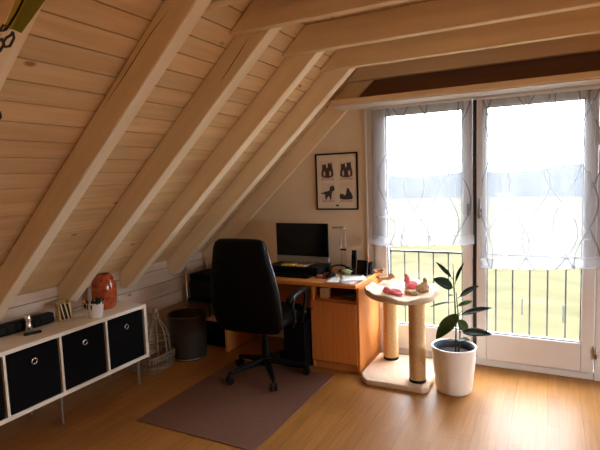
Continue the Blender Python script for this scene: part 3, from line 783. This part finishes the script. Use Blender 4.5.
# papers
pa = at(322, 282, 3.45)
def sheet(name, quad, z, lab):
    bm = B(); n = 8
    q = [Vector(v) for v in quad]
    def fn(u, v):
        p_ = q[0].lerp(q[1], u).lerp(q[3].lerp(q[2], u), v); return (p_.x, p_.y, z + .004 * (u * v) ** 2 + .002 * math.sin(5*u))
    grid(bm, fn, n, n); O(name, bm, 'paper', solid=.0012, smooth=True, label=lab, cat='paper', group='white papers on the desk')
sheet('paper_sheet', [(-1.575, 3.405, 0), (-1.345, 3.415, 0), (-1.385, 3.735, 0), (-1.62, 3.72, 0)], DZ + .0062, 'left white paper sheet lying on the desk in front of the mouse pad')
sheet('paper_sheet', [(-1.45, 3.42, 0), (-1.275, 3.56, 0), (-1.37, 3.735, 0), (-1.53, 3.66, 0)], DZ + .0132, 'smaller white sheet on top of the left sheet, near the telephone')
bm = B(); box(bm, -1.30-.26, -1.315-.03, 3.45, 3.73, DZ, DZ + .0035); O('document_folder', bm, 'paper', label='flat white folder under the loose papers on the desk', cat='folder')
# slim lamp
lp = T('desk_lamp', 'slim chrome desk lamp with two thin upright rods and a flat head', 'lamp', (-1.555, 3.82, DZ))
bm = B(); lathe(bm, [(.05, 0), (.052, .004), (.05, .012), (.01, .014)], (-1.595, 3.88, DZ), 26); O('foot', bm, 'black', lp)
for x in (-1.615, -1.575):
    bm = B(); tube(bm, [(x, 3.88, DZ + .012), (x, 3.88, 1.105)], .003, 8); O('rod', bm, 'steel', lp, smooth=True)
bm = B(); box(bm, -1.622, -1.568, 3.873, 3.887, .905, .920); O('clamp', bm, 'black', lp, bevel=.003)
bm = B(); loft(bm, [rrect(-1.615, 3.84, .125, .05, .02, 1.104), rrect(-1.615, 3.84, .13, .055, .022, 1.110), rrect(-1.615, 3.84, .12, .05, .02, 1.118)]); O('lamp_head', bm, 'chrome', lp)
# telephone
ph = T('telephone', 'black cordless telephone handset upright in its cradle on the desk', 'telephone', (-1.46, 3.77, DZ))
bm = B(); loft(bm, [rrect(-1.46, 3.77, .075, .085, .02, DZ), rrect(-1.46, 3.77, .07, .08, .02, DZ + .03), rrect(-1.46, 3.775, .055, .05, .015, DZ + .05)]); O('cradle', bm, 'black', ph)
bm = B(); loft(bm, [rrect(-1.46, 3.775, .044, .024, .008, DZ + .04), rrect(-1.46, 3.778, .048, .026, .01, DZ + .09), rrect(-1.46, 3.785, .046, .024, .01, DZ + .17), rrect(-1.46, 3.79, .040, .02, .008, DZ + .205)]); hs_ = O('handset', bm, 'black', ph)
bx('display', (-1.476, -1.444, 3.7655, 3.768, DZ + .135, DZ + .165), 'screen', hs_)
# black calendar frame
fr = T('photo_frame', 'black desk photo frame with a gilt side edge right of the telephone', 'frame', (-1.375, 3.72, DZ), math.radians(-12))
Mf = Matrix.Rotation(math.radians(-10), 4, 'X')
bm = B(); box(bm, -.05, .05, -.008, .008, .005, .135, Mf); O('panel', bm, 'black', fr, local=True, bevel=.003)
bm = B(); box(bm, -.040, .040, -.0095, -.0075, .018, .122, Mf); O('picture_inset', bm, 'screen', fr, local=True)
bm = B(); box(bm, -.0545, -.050, -.008, .008, .005, .132, Mf); O('gilt_edge', bm, 'gold', fr, local=True)
bm = B(); box(bm, -.03, .03, .01, .065, .0, .006); O('prop_foot', bm, 'black', fr, local=True)
pc = T('pencil_cup', 'small dark cup behind the black photo frame holding an orange pencil', 'cup', (-1.345, 3.84, DZ))
bm = B(); lathe(bm, [(.028, 0), (.03, .1), (.027, .1), (.025, .006)], (-1.345, 3.84, DZ), 20); O('cup', bm, 'black', pc)
bm = B(); tube(bm, [(-1.345, 3.84, DZ + .012), (-1.362, 3.83, DZ + .215), (-1.3625, 3.8295, DZ + .232)], [.0045, .0045, .0008], 6); O('orange_pencil', bm, 'orange', label='orange pencil standing in the small dark cup by the door jamb', cat='pencil')
# crumpled green note and dried petals
bm = B(); blob(bm, (-1.51, 3.735, DZ + .024), .045, 12, .5, (1.15, .8, .5)); O('green_note', bm, 'green', label='crumpled pale green paper at the foot of the slim lamp', cat='paper')
rr = random.Random(9)
for i in range(4):
    bm = B(); blob(bm, (-1.335 + .02*i - .03*(i == 2), 3.90 + .028*(i % 2) - .0*i, DZ + .014), .018 + .004*(i % 2), 20 + i, .4, (1.2, .9, .72))
    O('seed_pod', bm, 'dry', smooth=True, label=['leftmost dried brown seed pod on the desk by the window jamb', 'dried brown seed pod, second from the left by the window jamb', 'dried brown seed pod nearest the photo frame', 'rightmost dried brown seed pod at the desk corner'][i], cat='seed pod', group='dried seed pods on the desk corner')

# ------------------------------------------------------------------ corner behind the chair: rack, printer, file box
rk = T('printer_rack', 'low black rack with thin chrome posts under the roof slope', 'rack', (-2.90, 3.73, 0))
for x in (-3.125, -2.650):
    for y in (3.60, 3.93):
        hgt = .77 if x < -3 else .42
        bm = B(); tube(bm, [(x, y, 0), (x, y, hgt)], .009, 10); O('post', bm, 'chrome', rk, smooth=True)
bx('rack_shelf', (-3.13, -2.645, 3.595, 3.935, .395, .415), 'black', rk, bevel=.003)
pr = T('printer', 'black printer on the rack in the dark corner behind the chair', 'printer', (-2.89, 3.75, .415))
bx('body', (-3.10, -2.69, 3.61, 3.92, .418, .60), 'black', pr, bevel=.012)
bx('scanner_lid', (-3.095, -2.695, 3.615, 3.915, .602, .66), 'black_matte', pr, bevel=.012)
bx('paper_tray', (-3.05, -2.74, 3.58, 3.61, .44, .47), 'black', pr, bevel=.004)
fb = T('file_box', 'black open box on the floor behind the chair, papers inside', 'box', (-2.80, 3.66, 0))
bm = B(); loft(bm, [rrect(-2.80, 3.70, .24, .26, .01, 0), rrect(-2.80, 3.70, .26, .28, .012, .235), rrect(-2.80, 3.70, .25, .27, .01, .235), rrect(-2.80, 3.70, .235, .255, .01, .01)]); O('shell', bm, 'black_matte', fb)
bm = B(); box(bm, -2.905, -2.70, 3.575, 3.82, .20, .248); O('paper_stack', bm, 'pink', bevel=.002, label='stack of pale papers in the black box behind the chair', cat='papers')
bm = B(); blob(bm, (-2.56, 3.50, DZ + .012), .022, 2, .2, (1.3, 1, .55)); O('orange_eraser', bm, 'orange', smooth=True, label='small orange lump on the left end of the desk beside the chair', cat='ornament')

# ------------------------------------------------------------------ office chair
ch = T('office_chair', 'black leather office chair on casters in front of the desk', 'chair', (-1.985, 3.17, .005), math.radians(4))
# star base
bm = B(); lathe(bm, [(.045, .085), (.05, .10), (.042, .15), (.03, .155)], n=20); O('base_hub', bm, 'black', ch, local=True, smooth=False)
for k in range(5):
    a_ = math.radians(-126 - 4 + 72 * k + 4)
    e = Vector((math.cos(a_), math.sin(a_), 0)); sd = Vector((-e.y, e.x, 0))
    rings = []
    for r_, z_, w_, h_ in ((.03, .122, .024, .024), (.16, .105, .02, .018), (.305, .085, .014, .012), (.32, .083, .010, .009)):
        c = e * r_ + Vector((0, 0, z_)); rings.append([tuple(c + sd*w_ + Vector((0, 0, h_))), tuple(c - sd*w_ + Vector((0, 0, h_))), tuple(c - sd*w_ - Vector((0, 0, h_))), tuple(c + sd*w_ - Vector((0, 0, h_)))])
    bm = B(); loft(bm, rings); lg = O('base_arm', bm, 'black', ch, local=True, bevel=.005)
    c = e * .315
    bm = B(); tube(bm, [c + Vector((0, 0, .055)), c + Vector((0, 0, .085))], .008, 8)
    for s in (-1, 1):
        o_ = sd * (.017 * s)
        tube(bm, [c + o_ * .6 + Vector((0, 0, .0285)), c + o_ * 1.55 + Vector((0, 0, .0285))], .0285, 16)
    tube(bm, [c - sd*.02 + Vector((0, 0, .0285)), c + sd*.02 + Vector((0, 0, .0285))], .006, 8)
    O('caster', bm, 'black', lg, local=True, bevel=.003)
bm = B(); tube(bm, [(0, 0, .15), (0, 0, .30)], .028, 16); tube(bm, [(0, 0, .30), (0, 0, .41)], .018, 16); O('gas_column', bm, 'black', ch, local=True)
bm = B(); box(bm, -.10, .10, -.13, .12, .395, .43); tube(bm, [(0, -.06, .40), (-.14, -.12, .385), (-.20, -.14, .38)], [.006, .006, .009], 8); O('tilt_mechanism', bm, 'black', ch, local=True, bevel=.004)
def pad(sections, n=28, p_=3.2):
    rings = []
    for (c, ax, ay, hx, hy) in sections:
        c = Vector(c); ax = Vector(ax); ay = Vector(ay); ring = []
        for i in range(n):
            t = 2*PI*i/n; ct, st = math.cos(t), math.sin(t)
            u = math.copysign(abs(ct) ** (2/p_), ct); v = math.copysign(abs(st) ** (2/p_), st)
            ring.append(tuple(c + ax * (u*hx) + ay * (v*hy)))
        rings.append(ring)
    return rings
secs = []
for y_, hx, hz, zc in ((-.26, .10, .02, .48), (-.255, .215, .042, .48), (-.2, .25, .055, .48), (0, .26, .062, .482), (.18, .26, .06, .485), (.25, .24, .05, .48), (.275, .20, .03, .47), (.28, .1, .015, .465)):
    secs.append(((0, y_, zc), (1, 0, 0), (0, 0, 1), hx, hz))
bm = B(); loft(bm, pad(secs)); O('seat', bm, 'leather', ch, local=True, smooth=True)
secs = []
lean = Vector((0, -math.sin(math.radians(9)), math.cos(math.radians(9)))); nrm = Vector((0, math.cos(math.radians(9)), math.sin(math.radians(9))))
base = Vector((0, -.245, .415))
for s, hx, hy, dy in ((0, .14, .015, .02), (.012, .235, .035, .018), (.06, .268, .048, .01), (.2, .275, .055, 0), (.34, .268, .055, .0), (.47, .248, .052, .004), (.58, .222, .052, .010), (.66, .205, .050, .016), (.695, .190, .040, .02), (.712, .165, .022, .02), (.716, .1, .008, .02)):
    c = base + lean * s + nrm * dy; secs.append((c, (1, 0, 0), nrm, hx * 1.02, hy * 1.2))
bm = B(); loft(bm, pad(secs, 36, 3.0)); bk_ = O('backrest', bm, 'leather', ch, local=True, smooth=True)
for sx in (-1, 1):
    bm = B(); tube(bm, [base + lean*s + nrm*(dy) + Vector((sx*hx*1.02, 0, 0)) for s, hx, dy in ((.05, .262, .01), (.2, .272, 0), (.34, .265, 0), (.47, .245, .004), (.58, .219, .01), (.66, .200, .016))], .010, 8)
    O('piping', bm, 'piping', bk_, local=True, smooth=True)
for sx in (-1, 1):
    x = .29 * sx
    bm = B(); tube(bm, [(x*.72, -.08, .42), (x*.95, -.08, .43), (x, -.07, .50), (x, -.10, .60), (x, -.06, .665)], .014, 10); tube(bm, [(x*.72, .10, .42), (x*.95, .10, .43), (x, .12, .52), (x, .16, .62), (x, .13, .665)], .014, 10)
    ar = O('armrest_support', bm, 'black', ch, local=True, smooth=True)
    bm = B()
    ss = []
    for y_, z_, hx, hz in ((-.17, .64, .012, .008), (-.165, .655, .022, .014), (-.1, .675, .028, .018), (.05, .68, .03, .018), (.16, .67, .028, .018), (.22, .645, .022, .014), (.228, .64, .01, .006)):
        ss.append(((x, y_, z_), (1, 0, 0), (0, 0, 1), hx, hz))
    loft(bm, pad(ss, 18, 2.6)); O('arm_pad', bm, 'black', ar, local=True, smooth=True)
    for y_, z_ in ((-.085, .56), (-.08, .48), (.11, .50)):
        bm = B(); tube(bm, [(x + .010*sx, y_, z_), (x + .019*sx, y_, z_)], .008, 10); O('bolt', bm, 'chrome', ar, local=True)

# ------------------------------------------------------------------ cat tree
ct = T('cat_tree', 'beige cat tree with two sisal posts between the desk and the potted plant', 'cat tree', (-1.0, 3.58, 0))
poly = [(-1.245, 3.335), (-1.20, 3.29), (-.785, 3.295), (-.755, 3.33), (-.76, 3.86), (-.78, 3.895), (-1.245, 3.895), (-1.282, 3.86), (-1.282, 3.41)]
bm = B(); prism(bm, poly, .0, .048, lambda u, v, h: (u, v, h * .85)); O('base_board', bm, 'plush', ct, bevel=.012, bseg=3)
for (x, y, nm) in ((-1.155, 3.775, 0), (-.85, 3.42, 1)):
    bm = B(); pr_ = []
    zz = .06
    while zz < .624: pr_ += [(.0575, zz), (.0605, zz + .004), (.0575, zz + .008)]; zz += .0082
    lathe(bm, pr_, (x, y, 0), 26); po = O('sisal_post', bm, 'sisal', ct, smooth=True)
    bm = B(); lathe(bm, [(.061, .041), (.062, .045), (.061, .062), (.055, .062)], (x, y, 0), 26); O('post_collar', bm, 'black', po)
outl = [(-1.290, 3.50), (-1.16, 3.315), (-.965, 3.255), (-.76, 3.345), (-.715, 3.50), (-.755, 3.80), (-.89, 3.915), (-1.10, 3.925), (-1.255, 3.83), (-1.292, 3.70)]
# smooth outline
def chaikin(p, k=2):
    for _ in range(k):
        q = []
        for i in range(len(p)):
            a = Vector(p[i]); b = Vector(p[(i+1) % len(p)]); q += [a*.75 + b*.25, a*.25 + b*.75]
        p = [tuple(v) for v in q]
    return p
ol = chaikin(outl, 2); cc = Vector((-1.01, 3.59))
bm = B(); rings = []
def rim(i): return .012*math.sin(i*.55) + .010*math.sin(i*1.3 + 1)
for sc_, z_, w_ in ((.55, .630, 0), (.94, .632, .3), (.985, .640, .6), (1.0, .654, 1), (.99, .672, 1.1), (.96, .679, 1.1), (.92, .670, .6), (.6, .656, .2), (.3, .652, 0), (.05, .652, 0)):
    rings.append([(cc.x + (x - cc.x)*sc_, cc.y + (y - cc.y)*sc_, z_ + w_*rim(i)) for i, (x, y) in enumerate(ol)])
loft(bm, rings); O('platform_bed', bm, 'plush', ct, smooth=True)
def toy(name, lab, blobs, mat, cat='toy'):
    r = T(name, lab, cat, (blobs[0][0], blobs[0][1], blobs[0][2] - blobs[0][3]))
    for i, (x, y, z, rad, sq) in enumerate(blobs):
        bm = B(); blob(bm, (x, y, z), rad, 30 + i*3, .18, sq); O(('body', 'head', 'arm', 'ear', 'tail', 'paw')[i % 6], bm, mat, r, smooth=True)
toy('plush_toy', 'pink plush toy with a raised head at the back of the cat tree bed', [(-.97, 3.72, .677, .042, (1.2, .9, .8)), (-1.0, 3.725, .722, .027, (.8, .8, 1.3)), (-.915, 3.715, .672, .028, (1.2, .8, .8))], 'plush_pink')
toy('plush_toy', 'flat pink plush toy lying at the front of the cat tree bed', [(-1.045, 3.49, .670, .038, (1.4, .9, .65)), (-1.10, 3.52, .674, .026, (1.3, .9, .8)), (-.995, 3.445, .668, .026, (1.5, .8, .6))], 'plush_pink')
toy('plush_toy', 'tan striped plush toy at the right end of the cat tree bed', [(-.855, 3.60, .685, .048, (1.0, .9, .95)), (-.835, 3.615, .735, .022, (.8, .8, 1.3)), (-.93, 3.53, .668, .030, (1.7, .9, .6)), (-.885, 3.50, .670, .024, (1.5, .8, .7))], 'plush_tan')
toy('plush_toy', 'small brown plush mouse at the rear left edge of the cat tree bed', [(-1.20, 3.80, .702, .030, (1.7, .8, .55)), (-1.145, 3.80, .722, .024, (1.1, .9, 1)), (-1.255, 3.79, .706, .018, (1.5, .8, .6))], 'dry')

# ------------------------------------------------------------------ rubber plant
PX, PY = -.600, 3.455
pp = T('potted_rubber_plant', 'rubber plant with dark leaves in a white pot in front of the glazed doors', 'plant', (PX, PY, 0))
bm = B(); pr_ = [(.110, 0), (.120, .006), (.126, .03), (.142, .18), (.152, .318), (.153, .328), (.147, .330), (.143, .32), (.140, .27)]
lathe(bm, pr_, (PX, PY, 0), 48, caps=True); po = O('pot', bm, 'ceramic', pp, smooth=True)
bm = B(); lathe(bm, [(.1415, .322), (.138, .322), (.130, .235), (.134, .235)], (PX, PY, 0), 40, caps=False); O('inner_liner', bm, 'pot_in', pp, smooth=True)
bm = B(); lathe(bm, [(.132, .272), (.09, .28), (.03, .284), (.0, .284)], (PX, PY, 0), 32, caps=False); O('soil', bm, 'soil', pp)
b0 = Vector((PX + .012, PY, .278))
s1 = [b0, at(456, 330, PY), at(455, 305, PY - .01), at(453.5, 280, PY), at(453, 264, PY + .005)]
s2 = [b0 + Vector((.02, .01, 0)), at(460, 335, PY + .02), at(458, 312, PY + .025), at(456, 292, PY + .02)]
bm = B(); tube(bm, s1, [.006, .0055, .005, .004, .002], 8); O('stem', bm, 'stem', pp, smooth=True)
bm = B(); tube(bm, s2, [.0055, .005, .0045, .003], 8); O('stem', bm, 'stem', pp, smooth=True)
def rleaf(base, tip, width, mat, up=None, droop=.0, fold=.2, petiole=.12):
    base = Vector(base); tip = Vector(tip); ax = tip - base; L = ax.length; ax.normalize()
    up = Vector(up if up else (0, -.5, 1)); side = ax.cross(up).normalized(); nn = side.cross(ax).normalized()
    bm = B(); nu, nv = 12, 6
    rows = []
    for i in range(nu + 1):
        t = i / nu; q = petiole + (1 - petiole) * t
        w = width / 2 * (math.sin(PI * min(1, t ** .85)) ** .75) if 0 < t < 1 else .0012
        c = base + ax * (q * L) + nn * (-droop * L * (q - .5) ** 2 * 4 + droop * L)
        rows.append([c + side * (w * s) + nn * (fold * w * abs(s)) for s in [-1 + 2*j/nv for j in range(nv + 1)]])
    vs = [[bm.verts.new(p) for p in r] for r in rows]
    for i in range(nu):
        for j in range(nv): bm.faces.new((vs[i][j], vs[i+1][j], vs[i+1][j+1], vs[i][j+1]))
    lf = O('leaf', bm, mat, pp, smooth=True, solid=.0018)
    bm = B(); tube(bm, [base, base + ax * (petiole * L * .6) + nn * (droop * L * .3), rows[0][nv // 2]], .0025, 6); O('petiole', bm, 'stem', lf, smooth=True)
Y_ = PY
# base px, tip px, depths, width
LV = [((453, 279), (436, 262), 0, -.05, .030, 'leaf', (.6, -1, .3)),
      ((455, 284), (464, 263), .0, -.04, .028, 'leaf', (-.8, -1, .2)),
      ((455, 289), (433, 279), -.01, -.10, .085, 'leaf', (.2, -1, .9)),
      ((458, 298), (479, 286), .02, -.06, .048, 'leaf', (-.2, -1, .9)),
      ((456, 307), (473, 301), .02, .09, .040, 'leaf2', (0, -.8, 1)),
      ((454, 302), (430, 307), 0, -.10, .022, 'leaf', (0, -.35, 1)),
      ((462, 311), (436, 339), -.02, -.12, .100, 'leaf2', (-.35, -1, .35)),
      ((456, 318), (468, 332), .03, .12, .070, 'leaf2', (.3, -1, .6)),
      ((458, 316), (492, 308), .02, -.05, .050, 'leaf', (0, -.8, 1)),
      ((459, 332), (492, 335), .02, -.09, .068, 'leaf', (0, -.9, 1)),
      ((457, 341), (470, 340), .0, -.12, .042, 'leaf', (0, -.9, 1)),
      ((456, 340), (446, 341), .0, -.08, .020, 'leaf', (0, -.6, 1)),
      ((454, 295), (448, 296), .0, -.05, .018, 'leaf', (0, -.6, 1))]
for (bp_, tp_, y0, y1, w_, mt, up) in LV:
    rleaf(at(*bp_, Y_ + y0), at(*tp_, Y_ + y1), w_, mt, up, droop=.05)

# ------------------------------------------------------------------ framed picture
pf = T('framed_picture', 'black framed picture of four kitten photographs on the cream gable wall', 'picture', (-1.688, 3.99, 1.25))
X0, X1, Z0, Z1 = -1.888, -1.487, 1.250, 1.750
bm = B(); frame_ring(bm, X0, X1, Z0, Z1, .013, 3.978, 3.999); O('frame', bm, 'black', pf, bevel=.002)
bx('art_card', (X0 + .012, X1 - .012, 3.988, 3.997, Z0 + .012, Z1 - .012), 'art_paper', pf)
def kit(poly, ox, oz, s, par, mat='kitten', h=.0005):
    bm = B(); prism(bm, chaikin(poly, 2), 3.9862 - h, 3.9868, lambda u, v, h_: (ox + u*s, h_, oz + v*s)); O('printed_kitten', bm, mat, par)
twin = [(-.42, 0), (-.45, .3), (-.36, .6), (-.38, .94), (-.28, .84), (-.2, .86), (-.1, .96), (-.08, .7), (-.02, .60), (.04, .75), (.03, 1.02), (.13, .92), (.22, .92), (.32, 1.04), (.33, .7), (.42, .4), (.42, 0)]
sit = [(-.30, 0), (-.34, .25), (-.26, .5), (-.22, .72), (-.24, .95), (-.12, .86), (-.02, .90), (.06, .82), (.14, .98), (.22, .86), (.32, .95), (.30, .7), (.26, .5), (.36, .25), (.34, 0), (.1, -.02)]
stand = [(-.50, .50), (-.48, .36), (-.22, .42), (-.2, .0), (-.1, 0), (-.04, .22), (.10, .22), (.14, 0), (.24, 0), (.25, .4), (.34, .58), (.48, .60), (.46, .82), (.36, .98), (.28, .84), (.16, .95), (.14, .7), (.04, .56), (-.25, .55), (-.4, .44)]
pair = [(-.55, 0), (-.58, .3), (-.5, .52), (-.38, .42), (-.28, .5), (-.18, .3), (-.02, .42), (.02, .7), (.06, .95), (.16, .85), (.26, .95), (.28, .7), (.46, .5), (.56, .2), (.54, 0)]
for k, (cx, cz, shp) in enumerate(((-1.772, 1.590, twin), (-1.592, 1.590, twin), (-1.772, 1.395, stand), (-1.598, 1.395, pair))):
    bmq = B(); box(bmq, cx - .065, cx + .065, 3.9866, 3.989, cz - .08, cz + .095)
    ph_ = O('kitten_photograph', bmq, 'photo_paper', pf)
    kit(shp, cx, cz - .055, .135 if shp is not pair else .11, ph_)
    bmq = B(); box(bmq, cx - .060, cx + .060, 3.9860, 3.9868, cz - .076, cz - .056); O('printed_ground', bmq, 'blush', ph_)
    for dx in ((-.22, .2) if shp is twin else ()):
        bmq = B(); prism(bmq, chaikin([(dx - .06, .1), (dx - .08, .35), (dx, .48), (dx + .08, .35), (dx + .06, .1)]), 3.9855, 3.9863, lambda u, v, h_: (cx + u*.135, h_, cz - .055 + v*.135)); O('printed_chest', bmq, 'blush', ph_)
bm = B(); prism(bm, [(-.018, 0), (-.012, .010), (0, .016), (.012, .010), (.018, 0)], 3.9865, 3.989, lambda u, v, h_: (-1.685 + u, h_, 1.282 + v)); O('emblem', bm, 'black', pf)

# ------------------------------------------------------------------ green strap and lamp at the left edge
gs = T('webbing_strap', 'green and lime webbing strap with a metal carabiner in the upper left corner', 'strap', at(8, 40, .97))
def ribbon(bm, pts, wd, th=.003):
    rings = []
    for p_, w_ in zip(pts, wd):
        p_ = Vector(p_); w_ = Vector(w_); n_ = Vector((.2, -1, .2)).normalized() * th / 2
        rings.append([tuple(p_ - w_ - n_), tuple(p_ + w_ - n_), tuple(p_ + w_ + n_), tuple(p_ - w_ + n_)])
    loft(bm, rings)
def edges(l, r, yl):
    pts = []; wd = []
    for (a, b, y) in zip(l, r, yl):
        A = at(*a, y); Bq = at(*b, y + .012); pts.append((A + Bq)/2); wd.append((Bq - A)/2)
    return pts, wd
bm = B(); ribbon(bm, *edges([(62, -60), (36, -12), (27, 0), (12, 29)], [(80, -60), (54, -12), (45, 0), (21, 33)], (.93, .965, .97, .975))); O('green_band', bm, 'green_strap', gs)
bm = B(); ribbon(bm, *edges([(52, -60), (24, -12), (16, 0), (4, 28)], [(72, -60), (44, -12), (35, 0), (12, 29)], (.94, .975, .985, .985))); O('lime_band', bm, 'yellow_strap', gs)
bm = B(); tube(bm, [at(*q, .972) for q in ((26, -6), (16, 14), (8, 27), (3, 31))], .0035, 6); O('cord', bm, 'black', gs)
bm = B(); lp_ = [at(*q, .968) for q in ((13, 32), (14, 38), (10, 46), (5, 47), (3, 43), (6, 38), (11, 35))]; tube(bm, lp_ + [lp_[0]], .004, 8); O('carabiner', bm, 'iron', gs, smooth=True)
bm = B(); lp_ = [at(*q, .966) for q in ((0, 31), (6, 30), (9, 26), (3, 25))]; tube(bm, lp_ + [lp_[0]], .003, 8)
lp_ = [at(*q, .966) for q in ((-3, 42), (2, 39), (4, 44), (0, 51), (-4, 48))]; tube(bm, lp_ + [lp_[0]], .0045, 8); O('shackle', bm, 'iron', gs, smooth=True)
bl = T('spot_lamp', 'black rounded lamp head cut off by the left edge of the photo', 'lamp', at(-4, 115, .98))
pb = at(-5, 115, .98)
bm = B(); lathe(bm, [(.0, -.018), (.012, -.017), (.019, -.008), (.0195, 0), (.017, .012), (.008, .02), (0, .021)], pb, 20, caps=False); O('lamp_head', bm, 'black', bl, smooth=True)
bm = B(); tube(bm, [pb + Vector((0, 0, .018)), pb + Vector((0, 0, .2)), Vector((pb.x, pb.y, zpl(pb.x) - .002))], .004, 6); O('cord', bm, 'black', bl, smooth=True)

# ------------------------------------------------------------------ light
wd = bpy.data.worlds.new('sky'); sc.world = wd; wd.use_nodes = True; nt = wd.node_tree
bg = nt.nodes['Background']
tc = N(nt, 'ShaderNodeTexCoord'); sx = N(nt, 'ShaderNodeSeparateXYZ'); nt.links.new(tc.outputs['Generated'], sx.inputs[0])
cr = N(nt, 'ShaderNodeValToRGB'); nt.links.new(sx.outputs['Z'], cr.inputs['Fac'])
cr.color_ramp.elements[0].color = (.80, .88, 1, 1); cr.color_ramp.elements[0].position = 0
cr.color_ramp.elements[1].color = (.93, .96, 1, 1); cr.color_ramp.elements[1].position = .35
nt.links.new(cr.outputs['Color'], bg.inputs['Color']); bg.inputs['Strength'].default_value = 17
def portal(name, loc, sx_, sy_, direction):
    l = bpy.data.lights.new(name, 'AREA'); l.shape = 'RECTANGLE'; l.size = sx_; l.size_y = sy_
    l.cycles.is_portal = True
    o = bpy.data.objects.new(name, l); COL.objects.link(o); o.location = loc
    o.rotation_euler = Vector(direction).to_track_quat('-Z', 'Y').to_euler()
portal('door_daylight', ((OX0 + OX1)/2, GY + .18, OZ/2), OX1 - OX0, OZ, (0, -1, 0))
sm = (HOLE[0] + HOLE[1])/2; hm = .13
portal('added_roof_daylight', (2*CXR - (KX + sm*CS - hm*SN), (HOLE[2] + HOLE[3])/2, zpl(KX) + sm*SN + hm*CS), HOLE[3] - HOLE[2], HOLE[1] - HOLE[0], (-SN, 0, -CS))  # sky light through the added roof opening

# uplighter added unseen behind the viewer as warm fill light
ul = T('added_fill_lamp', 'unseen slim uplighter added near the rear wall for warm fill', 'lamp', (.3, -.9, 0))
bm = B(); lathe(bm, [(.14, 0), (.14, .02), (.012, .03)], (.3, -.9, 0), 28); O('base', bm, 'steel', ul)
bm = B(); tube(bm, [(.3, -.9, .03), (.3, -.9, 1.72)], .012, 12); O('pole', bm, 'steel', ul, smooth=True)
bm = B(); lathe(bm, [(.02, 1.70), (.10, 1.74), (.17, 1.82), (.165, 1.82), (.10, 1.75), (.02, 1.715)], (.3, -.9, 0), 32); O('lamp_shade', bm, 'white_pvc', ul, smooth=True)
pl_ = bpy.data.lights.new('fill_bulb', 'POINT'); pl_.energy = 16; pl_.color = (1, .62, .32); pl_.shadow_soft_size = .05  # warm fill, added with the unseen uplighter
po_ = bpy.data.objects.new('fill_bulb', pl_); COL.objects.link(po_); po_.location = (.3, -.9, 1.80)
sc.view_settings.view_transform = 'Standard'; sc.view_settings.look = 'None'
sc.view_settings.exposure = 0.80; sc.view_settings.gamma = 1.0; sc.view_settings.use_curve_mapping = False
sc.cycles.max_bounces = 10; sc.cycles.diffuse_bounces = 6; sc.cycles.glossy_bounces = 4; sc.cycles.transparent_max_bounces = 16
sc.cycles.caustics_reflective = False; sc.cycles.caustics_refractive = False
